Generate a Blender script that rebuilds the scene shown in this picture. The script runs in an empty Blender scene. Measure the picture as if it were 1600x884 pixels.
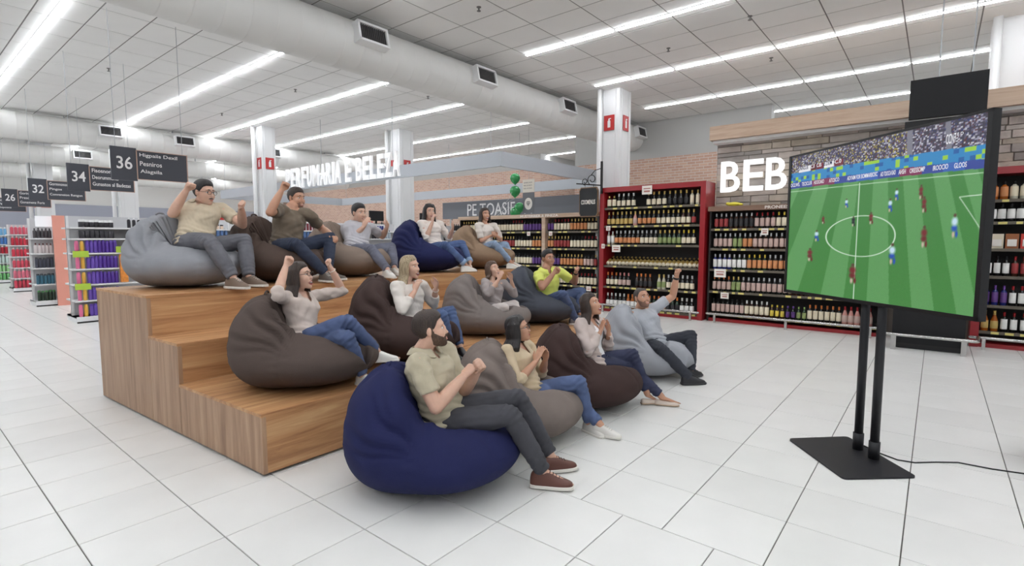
import bpy, math, random
import numpy as np
from mathutils import Vector, Matrix
random.seed(7); RNG = np.random.default_rng(11)
scene = bpy.context.scene
COL = scene.collection

# ---------------------------------------------------------------- camera, world, exposure
YAW, PITCH, EYE = math.radians(39.2), math.radians(4.8), 1.6
cam_d = bpy.data.cameras.new('camera'); cam = bpy.data.objects.new('camera', cam_d); COL.objects.link(cam)
cam_d.sensor_width = 36.0; cam_d.lens = 36.0 * 812.0 / 1600.0; cam_d.clip_end = 200
cam.location = (0, 0, EYE)
cam.rotation_euler = (math.pi / 2 - PITCH, 0, YAW - math.pi / 2)
scene.camera = cam
world = bpy.data.worlds.new('world'); scene.world = world; world.use_nodes = True
world.node_tree.nodes['Background'].inputs[0].default_value = (0.95, 0.97, 1.0, 1)
world.node_tree.nodes['Background'].inputs[1].default_value = 0.45
vs = scene.view_settings
vs.view_transform = 'Standard'; vs.look = 'None'; vs.gamma = 1.0; vs.use_curve_mapping = False
vs.exposure = 0.0
LIGHT_STRENGTH = 44.5
CEIL = 5.0

# ---------------------------------------------------------------- helpers
def lin(c):
    return tuple((x / 255 / 12.92) if x / 255 <= 0.04045 else ((x / 255 + 0.055) / 1.055) ** 2.4 for x in c)

MATS = {}
def mat(name, rgb, rough=0.6, metal=0.0, bump=0.0, bscale=60.0, var=0.0, vscale=6.0, spec=0.5, coat=0.0, rnd=0.0, stretch=None, emit=0.0, sheen=0.0, sss=0.0):
    """procedural principled material: base colour with noise variation, per-object variation and fine bump"""
    if name in MATS: return MATS[name]
    m = bpy.data.materials.new(name); m.use_nodes = True; MATS[name] = m
    nt = m.node_tree; b = nt.nodes['Principled BSDF']
    c = lin(rgb) + (1,)
    m.diffuse_color = c
    b.inputs['Base Color'].default_value = c
    b.inputs['Roughness'].default_value = rough; b.inputs['Metallic'].default_value = metal
    b.inputs['Specular IOR Level'].default_value = spec
    if coat: b.inputs['Coat Weight'].default_value = coat; b.inputs['Coat Roughness'].default_value = 0.1
    if sheen: b.inputs['Sheen Weight'].default_value = sheen
    if sss:
        b.inputs['Subsurface Weight'].default_value = sss; b.inputs['Subsurface Radius'].default_value = (0.012, 0.005, 0.003)
        b.inputs['Subsurface Scale'].default_value = 1.0
    if emit:
        b.inputs['Emission Color'].default_value = c; b.inputs['Emission Strength'].default_value = emit
    tc = None
    if bump or var:
        tc = nt.nodes.new('ShaderNodeTexCoord'); mp = nt.nodes.new('ShaderNodeMapping')
        nt.links.new(tc.outputs['Object'], mp.inputs['Vector'])
        if stretch: mp.inputs['Scale'].default_value = stretch
    if var or rnd:
        hs = nt.nodes.new('ShaderNodeHueSaturation'); hs.inputs['Color'].default_value = c
        acc = None
        if var:
            n = nt.nodes.new('ShaderNodeTexNoise'); n.inputs['Scale'].default_value = vscale; n.inputs['Detail'].default_value = 4
            nt.links.new(mp.outputs[0], n.inputs['Vector'])
            mr = nt.nodes.new('ShaderNodeMapRange'); mr.inputs['From Min'].default_value = 0.3; mr.inputs['From Max'].default_value = 0.7
            mr.inputs['To Min'].default_value = 1 - var; mr.inputs['To Max'].default_value = 1 + var
            nt.links.new(n.outputs['Fac'], mr.inputs['Value']); acc = mr.outputs[0]
        if rnd:
            oi = nt.nodes.new('ShaderNodeObjectInfo'); mr2 = nt.nodes.new('ShaderNodeMapRange')
            mr2.inputs['To Min'].default_value = 1 - rnd; mr2.inputs['To Max'].default_value = 1 + rnd
            nt.links.new(oi.outputs['Random'], mr2.inputs['Value'])
            if acc is None: acc = mr2.outputs[0]
            else:
                mu = nt.nodes.new('ShaderNodeMath'); mu.operation = 'MULTIPLY'
                nt.links.new(acc, mu.inputs[0]); nt.links.new(mr2.outputs[0], mu.inputs[1]); acc = mu.outputs[0]
        nt.links.new(acc, hs.inputs['Value']); nt.links.new(hs.outputs[0], b.inputs['Base Color'])
    if bump:
        n2 = nt.nodes.new('ShaderNodeTexNoise'); n2.inputs['Scale'].default_value = bscale; n2.inputs['Detail'].default_value = 3
        nt.links.new(mp.outputs[0], n2.inputs['Vector'])
        bp = nt.nodes.new('ShaderNodeBump'); bp.inputs['Strength'].default_value = bump; bp.inputs['Distance'].default_value = 0.02
        nt.links.new(n2.outputs['Fac'], bp.inputs['Height']); nt.links.new(bp.outputs[0], b.inputs['Normal'])
    return m

def emat(name, rgb, strength):
    if name in MATS: return MATS[name]
    m = bpy.data.materials.new(name); m.use_nodes = True; MATS[name] = m
    nt = m.node_tree; nt.nodes.clear()
    e = nt.nodes.new('ShaderNodeEmission'); o = nt.nodes.new('ShaderNodeOutputMaterial')
    e.inputs[0].default_value = lin(rgb) + (1,); e.inputs[1].default_value = strength
    nt.links.new(e.outputs[0], o.inputs[0]); return m

def wood(name, dark, mid, light, grain, scale=1.0, rough=0.45):
    if name in MATS: return MATS[name]
    m = bpy.data.materials.new(name); m.use_nodes = True; MATS[name] = m
    nt = m.node_tree; b = nt.nodes['Principled BSDF']; b.inputs['Roughness'].default_value = rough
    tc = nt.nodes.new('ShaderNodeTexCoord'); mp = nt.nodes.new('ShaderNodeMapping'); nt.links.new(tc.outputs['Object'], mp.inputs['Vector'])
    sc = [14.0 * scale] * 3; sc[grain] = 0.9 * scale
    mp.inputs['Scale'].default_value = sc
    n = nt.nodes.new('ShaderNodeTexNoise'); n.inputs['Scale'].default_value = 1.0; n.inputs['Detail'].default_value = 6; n.inputs['Roughness'].default_value = 0.65; n.inputs['Distortion'].default_value = 0.6
    nt.links.new(mp.outputs[0], n.inputs['Vector'])
    r = nt.nodes.new('ShaderNodeValToRGB'); nt.links.new(n.outputs['Fac'], r.inputs[0])
    el = r.color_ramp.elements; el[0].position = 0.30; el[0].color = lin(dark) + (1,); el[1].position = 0.72; el[1].color = lin(light) + (1,)
    e = el.new(0.5); e.color = lin(mid) + (1,)
    nt.links.new(r.outputs[0], b.inputs['Base Color'])
    bp = nt.nodes.new('ShaderNodeBump'); bp.inputs['Strength'].default_value = 0.08; nt.links.new(n.outputs['Fac'], bp.inputs['Height']); nt.links.new(bp.outputs[0], b.inputs['Normal'])
    return m

def bricks_mat(name, c1, c2, mortar, axis):
    if name in MATS: return MATS[name]
    m = bpy.data.materials.new(name); m.use_nodes = True; MATS[name] = m
    nt = m.node_tree; b = nt.nodes['Principled BSDF']; b.inputs['Roughness'].default_value = 0.85
    tc = nt.nodes.new('ShaderNodeTexCoord'); sx = nt.nodes.new('ShaderNodeSeparateXYZ'); cb = nt.nodes.new('ShaderNodeCombineXYZ')
    nt.links.new(tc.outputs['Object'], sx.inputs[0]); nt.links.new(sx.outputs[axis], cb.inputs[0]); nt.links.new(sx.outputs[2], cb.inputs[1])
    br = nt.nodes.new('ShaderNodeTexBrick'); nt.links.new(cb.outputs[0], br.inputs['Vector'])
    br.inputs['Color1'].default_value = lin(c1) + (1,); br.inputs['Color2'].default_value = lin(c2) + (1,); br.inputs['Mortar'].default_value = lin(mortar) + (1,)
    br.inputs['Scale'].default_value = 1.0; br.inputs['Brick Width'].default_value = 0.23; br.inputs['Row Height'].default_value = 0.075; br.inputs['Mortar Size'].default_value = 0.008
    nt.links.new(br.outputs[0], b.inputs['Base Color'])
    bp = nt.nodes.new('ShaderNodeBump'); bp.inputs['Strength'].default_value = 0.5; bp.inputs['Distance'].default_value = 0.01; bp.invert = True
    nt.links.new(br.outputs['Fac'], bp.inputs['Height']); nt.links.new(bp.outputs[0], b.inputs['Normal'])
    return m

class MB:
    """collects geometry for one mesh object"""
    def __init__(s): s.v = []; s.f = []; s.m = []
    def add(s, vs, fs, mi=0):
        o = len(s.v); s.v += [tuple(map(float, p)) for p in vs]
        for f in fs: s.f.append(tuple(i + o for i in f)); s.m.append(mi)
    def box(s, a, b, mi=0):
        x0, y0, z0 = [min(p, q) for p, q in zip(a, b)]; x1, y1, z1 = [max(p, q) for p, q in zip(a, b)]
        s.add([(x0,y0,z0),(x1,y0,z0),(x1,y1,z0),(x0,y1,z0),(x0,y0,z1),(x1,y0,z1),(x1,y1,z1),(x0,y1,z1)],
              [(0,3,2,1),(4,5,6,7),(0,1,5,4),(1,2,6,5),(2,3,7,6),(3,0,4,7)], mi); return s
    def obox(s, c, ax, ay, az, mi=0):
        """box from centre and three half-axis vectors"""
        c, ax, ay, az = map(np.array, (c, ax, ay, az))
        P = [c + i*ax + j*ay + k*az for k in (-1,1) for j in (-1,1) for i in (-1,1)]
        s.add(P, [(0,2,3,1),(4,5,7,6),(0,1,5,4),(1,3,7,5),(3,2,6,7),(2,0,4,6)], mi); return s
    def prism(s, poly, z0, z1, mi=0):
        n = len(poly)
        s.add([(x,y,z0) for x,y in poly] + [(x,y,z1) for x,y in poly],
              [tuple(range(n-1,-1,-1)), tuple(range(n, 2*n))] + [(i,(i+1)%n,n+(i+1)%n,n+i) for i in range(n)], mi); return s
    def rings(s, R, mi=0, cap=True):
        """R: list of rings (k,3) arrays of equal length"""
        k = len(R[0]); vs = [p for r in R for p in r]; fs = []
        for i in range(len(R)-1):
            for j in range(k): fs.append((i*k+j, i*k+(j+1)%k, (i+1)*k+(j+1)%k, (i+1)*k+j))
        if cap:
            fs.append(tuple(range(k-1,-1,-1))); fs.append(tuple((len(R)-1)*k+j for j in range(k)))
        s.add(vs, fs, mi); return s
    def lathe(s, prof, n=12, c=(0,0,0), mi=0, mis=None):
        th = np.linspace(0, 2*math.pi, n, endpoint=False); o = len(s.v)
        for r, z in prof:
            for t in th: s.v.append((c[0]+r*math.cos(t), c[1]+r*math.sin(t), c[2]+z))
        for i in range(len(prof)-1):
            for j in range(n):
                s.f.append((o+i*n+j, o+i*n+(j+1)%n, o+(i+1)*n+(j+1)%n, o+(i+1)*n+j)); s.m.append(mis[i] if mis else mi)
        s.f.append(tuple(o+j for j in range(n-1,-1,-1))); s.m.append(mis[0] if mis else mi)
        s.f.append(tuple(o+(len(prof)-1)*n+j for j in range(n))); s.m.append(mis[-1] if mis else mi)
        return s
    def tube(s, pts, rad, n=10, mi=0, round_ends=True):
        P = [np.array(p, float) for p in pts]
        if not hasattr(rad, '__len__'): rad = [rad]*len(P)
        T = []
        for i in range(len(P)):
            t = P[min(i+1, len(P)-1)] - P[max(i-1, 0)]; T.append(t/(np.linalg.norm(t)+1e-12))
        a = np.array([0,0,1.]) if abs(T[0][2]) < 0.9 else np.array([1.,0,0])
        u = np.cross(T[0], a); u /= np.linalg.norm(u)
        th = np.linspace(0, 2*math.pi, n, endpoint=False); R = []
        def ring(p, u, w, r): return [p + r*(math.cos(t)*u + math.sin(t)*w) for t in th]
        for i in range(len(P)):
            u = u - T[i]*(u@T[i]); u /= np.linalg.norm(u); w = np.cross(T[i], u)
            if i == 0 and round_ends:
                for q in (0.12, 0.5, 0.85): R.append(ring(P[0]-T[0]*rad[0]*math.sqrt(1-q*q), u, w, rad[0]*q))
            R.append(ring(P[i], u, w, rad[i]))
            if i == len(P)-1 and round_ends:
                for q in (0.85, 0.5, 0.12): R.append(ring(P[i]+T[i]*rad[i]*math.sqrt(1-q*q), u, w, rad[i]*q))
        return s.rings(R, mi)
    def ellipsoid(s, c, r, n=14, k=9, frame=None, mi=0):
        c = np.array(c, float); fr = np.eye(3) if frame is None else np.array(frame)
        R = []
        for i in range(k):
            ph = -math.pi/2 + math.pi*(i+0.35)/(k-0.3); ring = []
            for j in range(n):
                t = 2*math.pi*j/n
                l = np.array([r[0]*math.cos(ph)*math.cos(t), r[1]*math.cos(ph)*math.sin(t), r[2]*math.sin(ph)])
                ring.append(c + l@fr)
            R.append(ring)
        return s.rings(R, mi)
    def mesh(s, name, mats, smooth=False):
        me = bpy.data.meshes.new(name); me.from_pydata(s.v, [], s.f)
        for m in (mats if isinstance(mats, (list, tuple)) else [mats]): me.materials.append(m)
        if any(s.m): me.polygons.foreach_set('material_index', s.m)
        if smooth: me.polygons.foreach_set('use_smooth', [True]*len(s.f))
        me.update(); return me
    def build(s, name, mats, parent=None, smooth=False):
        return link(name, s.mesh(name, mats, smooth), parent)

ORIGIN = {}
def link(name, me, parent=None):
    o = bpy.data.objects.new(name, me); COL.objects.link(o)
    if parent is not None:
        o.parent = parent
        o.matrix_parent_inverse = Matrix.Translation(-Vector(ORIGIN.get(parent.name, (0,0,0))))
    return o
def empty(name, loc=(0,0,0)):
    o = bpy.data.objects.new(name, None); COL.objects.link(o); o.location = loc; o.empty_display_size = 0.1
    ORIGIN[o.name] = tuple(loc); return o
def tag(o, label=None, cat=None, group=None, kind=None):
    if label: o['label'] = label
    if cat: o['category'] = cat
    if group: o['group'] = group
    if kind: o['kind'] = kind
    return o
def thing(name, label, cat, loc=(0,0,0), group=None): return tag(empty(name, loc), label, cat, group)
def struct(name, mb, m, label=None, parent=None, smooth=False):
    o = mb.build(name, m, parent, smooth)
    if parent is None: tag(o, label, name.split('_')[0], kind='structure')
    return o

def text_mesh(body, origin, xd, yd, width, height, depth, m, name='lettering', bold=0.0, spacing=1.0):
    """flat lettering as mesh, fitted into width x height; xd, yd unit vectors, depth along xd x yd"""
    cu = bpy.data.curves.new('t', 'FONT'); cu.body = body; cu.resolution_u = 3; cu.offset = bold; cu.extrude = 0.5; cu.space_character = spacing
    ob = bpy.data.objects.new('t', cu); me = ob.to_mesh()
    n = len(me.vertices); co = np.empty(n*3); me.vertices.foreach_get('co', co); co = co.reshape(-1, 3)
    fs = [tuple(p.vertices) for p in me.polygons]; ob.to_mesh_clear(); bpy.data.objects.remove(ob); bpy.data.curves.remove(cu)
    mn, mx = co.min(0), co.max(0)
    xd, yd = np.array(xd, float), np.array(yd, float); nd = np.cross(xd, yd)
    q = (co-mn)/np.maximum(mx-mn, 1e-6)
    if height is None: height = width*(mx[1]-mn[1])/(mx[0]-mn[0])
    if width is None: width = height*(mx[0]-mn[0])/(mx[1]-mn[1])
    P = np.array(origin) + q[:, :1]*width*xd + q[:, 1:2]*height*yd + q[:, 2:]*depth*nd
    mb = MB(); mb.add(P, fs); return mb.mesh(name, m)

TMP = bpy.data.scenes.new('tmp')
def evaluate(mb, mods):
    """run modifiers on the collected geometry, return vertices, faces"""
    me = mb.mesh('tmp', []); ob = bpy.data.objects.new('tmp', me); TMP.collection.objects.link(ob)
    for ty, kw in mods:
        md = ob.modifiers.new('m', ty)
        for k, v in kw.items(): setattr(md, k, v)
    vl = TMP.view_layers[0]; vl.update(); dg = vl.depsgraph
    e = ob.evaluated_get(dg).to_mesh()
    n = len(e.vertices); co = np.empty(n*3); e.vertices.foreach_get('co', co); co = co.reshape(-1, 3).copy()
    no = np.empty(n*3); e.vertices.foreach_get('normal', no); no = no.reshape(-1, 3).copy()
    fs = np.empty(len(e.loops), int); e.loops.foreach_get('vertex_index', fs)
    ls = np.empty(len(e.polygons), int); e.polygons.foreach_get('loop_total', ls)
    ob.evaluated_get(dg).to_mesh_clear()
    bpy.data.objects.remove(ob); bpy.data.meshes.remove(me)
    faces = fs.reshape(-1, 4) if (ls == 4).all() else None
    if faces is None:
        faces = []; i = 0
        for l in ls: faces.append(tuple(fs[i:i+l])); i += l
    return co, no, faces
def remesh(mb, voxel, smooth=4):
    return evaluate(mb, [('REMESH', dict(mode='VOXEL', voxel_size=voxel, adaptivity=0.0)), ('SMOOTH', dict(factor=0.5, iterations=smooth))])
def np_mesh(name, co, faces, mats, smooth=True, keep=None):
    if keep is not None:
        faces = np.array(faces); ok = keep[faces].all(1); faces = faces[ok]
        used = np.unique(faces); mp = -np.ones(len(co), int); mp[used] = np.arange(len(used)); co = co[used]; faces = mp[faces]
    me = bpy.data.meshes.new(name); me.from_pydata(co.tolist(), [], [tuple(f) for f in (faces.tolist() if hasattr(faces,'tolist') else faces)])
    for m in (mats if isinstance(mats, (list, tuple)) else [mats]): me.materials.append(m)
    if smooth: me.polygons.foreach_set('use_smooth', [True]*len(me.polygons))
    me.update(); return me
def proj(p):
    fw = np.array([math.cos(YAW)*math.cos(PITCH), math.sin(YAW)*math.cos(PITCH), -math.sin(PITCH)]); rt = np.array([math.sin(YAW), -math.cos(YAW), 0]); up = np.cross(rt, fw)
    q = np.array(p) - np.array([0,0,EYE]); d = q@fw
    return (800+812*(q@rt)/d, 442-812*(q@up)/d, d)
def nrm(v): v = np.array(v, float); return v/(np.linalg.norm(v)+1e-12)

# ================================================================ the setting
M_FLOOR = mat('floor_tile', (232,231,228), 0.30, var=0.025, vscale=2.5, rnd=0.03, spec=0.45)
M_GROUT = mat('grout', (104,100,96), 0.9)
M_CEIL = mat('ceiling_tile', (234,233,231), 0.9, var=0.012, vscale=3, rnd=0.015)
M_CGRID = mat('ceiling_grid', (128,125,122), 0.8)
M_WHITE = mat('white_paint', (226,226,226), 0.55)
M_GREY = mat('grey_paint', (168,170,174), 0.6)

floor = struct('floor', MB().box((-14,-14,-0.20),(34,42,-0.008)), M_GROUT, 'pale grey tiled shop floor')
ceiling = struct('ceiling', MB().box((-14,-14,CEIL+0.004),(34,42,CEIL+0.2)), M_CGRID, 'white suspended ceiling of square panels')

def tiles_for(parent, name, cells, z0, z1, m, bev, up):
    """cells: list of (x0,x1,y0,y1); the 300 that show largest become objects, the rest one mesh"""
    g = 0.003 if up else 0.009
    vis = []
    for c in cells:
        cx, cy = (c[0]+c[1])/2, (c[2]+c[3])/2
        u, v, d = proj((cx, cy, z0))
        score = -1
        if d > 0.4 and -70 < u < 1670 and -50 < v < 934: score = (c[1]-c[0])*(c[3]-c[2])*abs(z0-EYE)/d**3
        vis.append(score)
    order = sorted(range(len(cells)), key=lambda i: -vis[i])
    top = set(order[:295]); rest = MB(); cache = {}
    def geo(mb, x0, x1, y0, y1):
        za, zb = (z0, z1)
        e = bev if up else -bev
        b = bev
        P = [(x0+g,y0+g,za),(x1-g,y0+g,za),(x1-g,y1-g,za),(x0+g,y1-g,za),(x0+g,y0+g,zb-e),(x1-g,y0+g,zb-e),(x1-g,y1-g,zb-e),(x0+g,y1-g,zb-e),
             (x0+g+b,y0+g+b,zb),(x1-g-b,y0+g+b,zb),(x1-g-b,y1-g-b,zb),(x0+g+b,y1-g-b,zb)]
        F = [(0,1,5,4),(1,2,6,5),(2,3,7,6),(3,0,4,7),(4,5,9,8),(5,6,10,9),(6,7,11,10),(7,4,8,11),(8,9,10,11)]
        if not up: F = [f[::-1] for f in F]
        mb.add(P, F)
    for i in order:
        x0, x1, y0, y1 = cells[i]
        if i in top:
            key = (round(x1-x0,3), round(y1-y0,3))
            if key not in cache:
                mb = MB(); geo(mb, -key[0]/2, key[0]/2, -key[1]/2, key[1]/2); cache[key] = mb.mesh(name, m)
            o = link(name, cache[key], parent); o.location = ((x0+x1)/2, (y0+y1)/2, 0)
        else: geo(rest, x0, x1, y0, y1)
    tag(rest.build(name+'_field', m, parent), kind='stuff')

cells = []
P = 0.52
for i in range(-20, 56):
    x0 = 0.58 + P*i
    off = 1.335 if x0 + P/2 < 2.66 else 0.06
    for j in range(-20, 64):
        y0 = off + P*j
        if y0 > 32 or x0 > 22 or x0 < -9 or y0 < -9: continue
        cells.append((x0, x0+P, y0, y0+P))
tiles_for(floor, 'floor_tile', cells, -0.008, 0.0, M_FLOOR, 0.0015, True)
cells = []
PX, PY = 0.6375, 0.92
for i in range(-22, 34):
    for j in range(-14, 38):
        x0, y0 = 4.9 + PX*i, 0.57 + PY*j
        if x0 < -9 or x0 > 24: continue
        cells.append((x0, x0+PX, y0, y0+PY))
tiles_for(ceiling, 'ceiling_panel', cells, CEIL+0.004, CEIL, M_CEIL, 0.0015, False)

# ---- ceiling light rows (the light of the room)
M_LED = emat('led_diffuser', (246,250,255), LIGHT_STRENGTH); M_LTRIM = mat('lamp_trim', (235,235,235), 0.4)
lamp_led = MB().box((-0.022,-0.885,-0.026),(0.022,0.885,-0.012)).mesh('diffuser', M_LED)
lamp_trim = MB().box((-0.032,-0.90,-0.012),(0.032,0.90,0.0)).mesh('housing', M_LTRIM)
ROWS = [(-5.2,-5.2,'far left'),(-2.65,-2.65,'left'),(-0.1,-0.1,'camera side'),(1.95,1.95,'over the cosmetics aisle'),(4.93,4.9,'over the platform'),(7.27,7.85,'over the middle of the store'),(9.6,10.35,'nearest the drinks wall'),(12.3,12.9,'beyond the drinks shelves'),(14.9,15.4,'at the brick wall'),(17.5,17.9,'farthest right')]
for rfar, rnear, rn in ROWS:
    for j in range(-5, 17):
        y = 0.57 + 1.84*j + 0.92
        if abs(y-7.2) < 0.3: continue
        far = y > 7.2; rx = rfar if far else rnear
        wh = rn + (', past the duct' if far else ', before the duct')
        k_ = int(abs(y-7.2)/1.84); od = ['first','second','third','fourth','fifth','sixth','seventh','eighth','ninth','tenth','eleventh','twelfth','thirteenth','fourteenth'][k_]
        t = thing('ceiling_light', od+' white linear lamp '+('beyond' if far else 'this side of')+' the duct, row '+rn, 'ceiling light', (rx,y,CEIL), 'ceiling lamps '+wh)
        for nm, me in (('diffuser', lamp_led), ('housing', lamp_trim)):
            o = bpy.data.objects.new(nm, me); COL.objects.link(o); o.parent = t
# ---- sprinklers
spk = MB().lathe([(0.035,0),(0.035,-0.008),(0.012,-0.012),(0.012,-0.05),(0.03,-0.055),(0.03,-0.06)], 10).mesh('sprinkler', mat('sprinkler', (120,118,116), 0.4, 0.6))
for k, (x, y) in enumerate([(5.85,5.4),(7.0,3.0),(8.7,2.4),(3.3,9.0),(3.2,13.0),(6.3,11.5),(8.6,9.6),(9.2,3.9),(6.2,15.2),(10.9,2.6),(11.0,8.9)]):
    o = link('sprinkler', spk); o.location = (x, y, CEIL)
    tag(o, 'small grey ceiling sprinkler among the white panels', 'sprinkler', 'ceiling sprinklers')
# ---- ducts
M_DUCT = mat('duct_white', (214,213,210), 0.5, var=0.02, vscale=1.2)
M_VENT = mat('vent_grille', (78,76,76), 0.5)
def duct(Y, Z, R, x0, x1, label, vents):
    t = thing('air_duct', label, 'air duct', (x0, Y, Z), 'white ceiling ducts')
    mb = MB(); th = np.linspace(0, 2*math.pi, 40, endpoint=False); rr = []
    x = x0
    while x <= x1:
        for dx, r in ((0,R),(0.30,R),(0.306,R+0.0035),(0.318,R+0.0035),(0.324,R)): rr.append([(x+dx, Y+r*math.cos(a), Z+r*math.sin(a)) for a in th])
        x += 0.33
    mb.rings(rr); mb.build('pipe', M_DUCT, t, True)
    m2 = MB()
    for xx in np.arange(x0+1, x1, 2.64): m2.box((xx-0.012, Y-0.012, Z+R*0.9),(xx+0.012, Y+0.012, CEIL))
    m2.build('hanger', M_GREY, t)
    for vx in vents:
        a = math.radians(12); ny, nz = -math.cos(a), math.sin(a)
        c = np.array([vx, Y+ny*(R+0.03), Z+nz*(R+0.03)]); n = np.array([0,ny,nz]); u = np.array([0,-nz,ny]); u = -u
        b = MB()
        for sx, sz, hx, hz in ((0,0.135,0.27,0.018),(0,-0.135,0.27,0.018),(0.255,0,0.018,0.15),(-0.255,0,0.018,0.15)):
            b.obox(c+np.array([sx,0,0])+u*sz, (hx,0,0), u*hz, n*0.09)
        o = b.build('vent_box', M_WHITE, t)
        g = MB(); g.obox(c-n*0.02, (0.25,0,0), u*0.13, n*0.01)
        for k in range(14): g.obox(c+np.array([-0.225+k*0.0346,0,0])+n*0.03, (0.006,0,0), u*0.125, n*0.035)
        g.build('grille', M_VENT, o)
duct(7.2, 4.575, 0.367, -6.0, 17.5, 'wide white ribbed air duct crossing over the platform', [-0.2,2.3,4.97,7.52,10.38,14.2])
duct(18.9, 4.58, 0.355, -8.0, 13.5, 'white air duct behind the aisle signs', [1.9,4.5,6.4,9.2])
duct(24.5, 4.56, 0.32, -8.0, 16.0, 'distant white air duct ending by the brick wall', [2.2,5.0,8.0])
duct(31.0, 4.56, 0.32, -8.0, 16.0, 'farthest white air duct at the back of the store', [2.0,6.0])
# ---- columns
M_COL = mat('column_white', (222,222,222), 0.5)
M_RED = mat('sign_red', (176,40,40), 0.5)
def column(x, y, w, d, label, sign=True, pipe=True, zs=4.25):
    t = thing('column', label, 'column', (x, y, 0), 'white square columns')
    MB().box((x-w/2,y-d/2,0),(x+w/2,y+d/2,CEIL)).build('shaft', M_COL, t)
    b = MB()
    for q in (-1,1): b.box((x+q*w*0.30-0.008,y-d/2-0.012,0),(x+q*w*0.30+0.008,y-d/2,CEIL)); b.box((x-w/2-0.012,y+q*d*0.3-0.008,0),(x-w/2,y+q*d*0.3+0.008,CEIL))
    b.build('panel_joint', M_COL, t)
    if pipe: MB().tube([(x-w/2-0.10,y+d/2-0.05,0),(x-w/2-0.10,y+d/2-0.05,CEIL)], 0.06, 12, round_ends=False).build('downpipe', M_COL, t, True)
    if sign:
        for f in (0,1):
            if f == 0: c = np.array([x-w/2-0.02, y, zs]); ax = np.array([0,-1,0.]); nn = np.array([-1.,0,0])
            else: c = np.array([x, y-d/2-0.02, zs]); ax = np.array([1.,0,0]); nn = np.array([0,-1.,0])
            z = np.array([0,0,1.])
            s_ = MB().obox(c, ax*0.13, z*0.17, nn*0.006).build('extinguisher_sign', M_RED, t)
            b = MB().obox(c+nn*0.008-z*0.03, ax*0.035, z*0.075, nn*0.002); b.obox(c+nn*0.008+z*0.065, ax*0.018, z*0.02, nn*0.002); b.obox(c+nn*0.008+z*0.09+ax*0.02, ax*0.03, z*0.01, nn*0.002)
            b.build('pictogram', M_WHITE, s_)
column(11.1, 5.95, 0.55, 0.5, 'white column with red extinguisher signs behind the red cabinet')
column(10.75, 13.3, 0.55, 0.55, 'white column beside the hanging perfumery lettering', zs=3.9)
column(7.8, 16.1, 0.40, 0.40, 'white column left of the hanging perfumery lettering', zs=3.9)
column(11.5, -0.75, 0.5, 0.5, 'white column behind the black totem screen', sign=False)
column(5.6, 21.5, 0.5, 0.4, 'white column behind the man in the beige polo and glasses', sign=False)
column(4.0, 25.0, 0.5, 0.4, 'distant white column between the aisle signs', zs=2.9)
# ---- walls
M_BRICK_Y = bricks_mat('brick_y', (186,148,130), (204,170,150), (204,194,184), 1)
M_BRICK_X = bricks_mat('brick_x', (186,148,130), (204,170,150), (204,194,184), 0)
M_BAND = mat('blue_grey_wall', (164,167,180), 0.7)
M_GREYW = mat('grey_lintel', (178,177,174), 0.7)
wb = struct('wall_back', MB().box((-14,33.0,0),(34,33.3,CEIL)), mat('cream_wall', (230,229,226), 0.7), 'cream rear wall of the store')
MB().box((-14,32.9,2.1),(34,33.0,3.3)).build('wall_band', M_BAND, wb)
w = struct('wall_brick', MB().box((17.0,12.7,0),(17.3,33,4.45)), M_BRICK_Y, 'reddish brick wall at the far right of the store')
MB().box((17.0,12.7,4.45),(17.3,33,CEIL)).build('lintel', M_GREYW, w)
w = struct('wall_partition', MB().box((17.0,12.4,0),(24,12.7,4.45)), M_BRICK_X, 'reddish brick wall running away behind the wine shelves')
MB().box((17.0,12.4,4.45),(24,12.7,CEIL)).build('lintel', M_GREYW, w)
w = struct('wall_rear', MB().box((14.5,3.4,0),(14.8,9.2,3.95)), M_BRICK_Y, 'brick wall seen above the red cabinet')
MB().box((14.5,3.4,3.95),(14.8,9.2,CEIL)).build('lintel', M_GREYW, w)
# stone facing behind the drinks letters
ws = struct('wall_right', MB().box((10.86,-9,0),(11.1,3.52,3.52)), mat('stone_joint', (132,124,116), 0.95), 'wall clad in split stone above the drinks shelves')
STONES = [mat('stone_%d'%k, c, 0.9, bump=0.7, bscale=14, var=0.12, vscale=5) for k, c in enumerate([(178,168,160),(160,152,146),(186,174,160),(146,139,134),(182,170,162),(168,156,142)])]
z = 2.14; rowk = 0
while z < 3.5:
    h = random.uniform(0.075, 0.135); h = min(h, 3.51-z)
    y = 3.51
    while y > -2.2:
        l = random.uniform(0.22, 0.62); dep = random.uniform(0.015, 0.04)
        b = MB(); y1 = max(y-l+0.004, -2.3); e = 0.007
        xf = 10.86-dep
        q = lambda: random.uniform(-0.006, 0.006)
        b.add([(10.87,y,z+0.003),(10.87,y1,z+0.003),(10.87,y1,z+h-0.005),(10.87,y,z+h-0.005),
               (xf+q(),y-e,z+e+q()),(xf+q(),y1+e,z+e+q()),(xf+q(),y1+e,z+h-e+q()),(xf+q(),y-e,z+h-e+q())],
              [(0,4,5,1),(1,5,6,2),(2,6,7,3),(3,7,4,0),(4,7,6,5)])
        b.build('stone', random.choice(STONES), ws)
        y -= l
    z += h; rowk += 1
M_BEAM = wood('beam_wood', (168,140,116), (190,164,142), (205,182,160), 1, 0.7, 0.5)
bm = struct('trim_1', MB().box((10.45,-9,3.52),(11.1,3.55,3.78)), M_BEAM, 'wooden beam running above the stone wall')
MB().box((10.55,-9,3.47),(11.0,3.52,3.52)).build('soffit', M_WHITE, bm)
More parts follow.
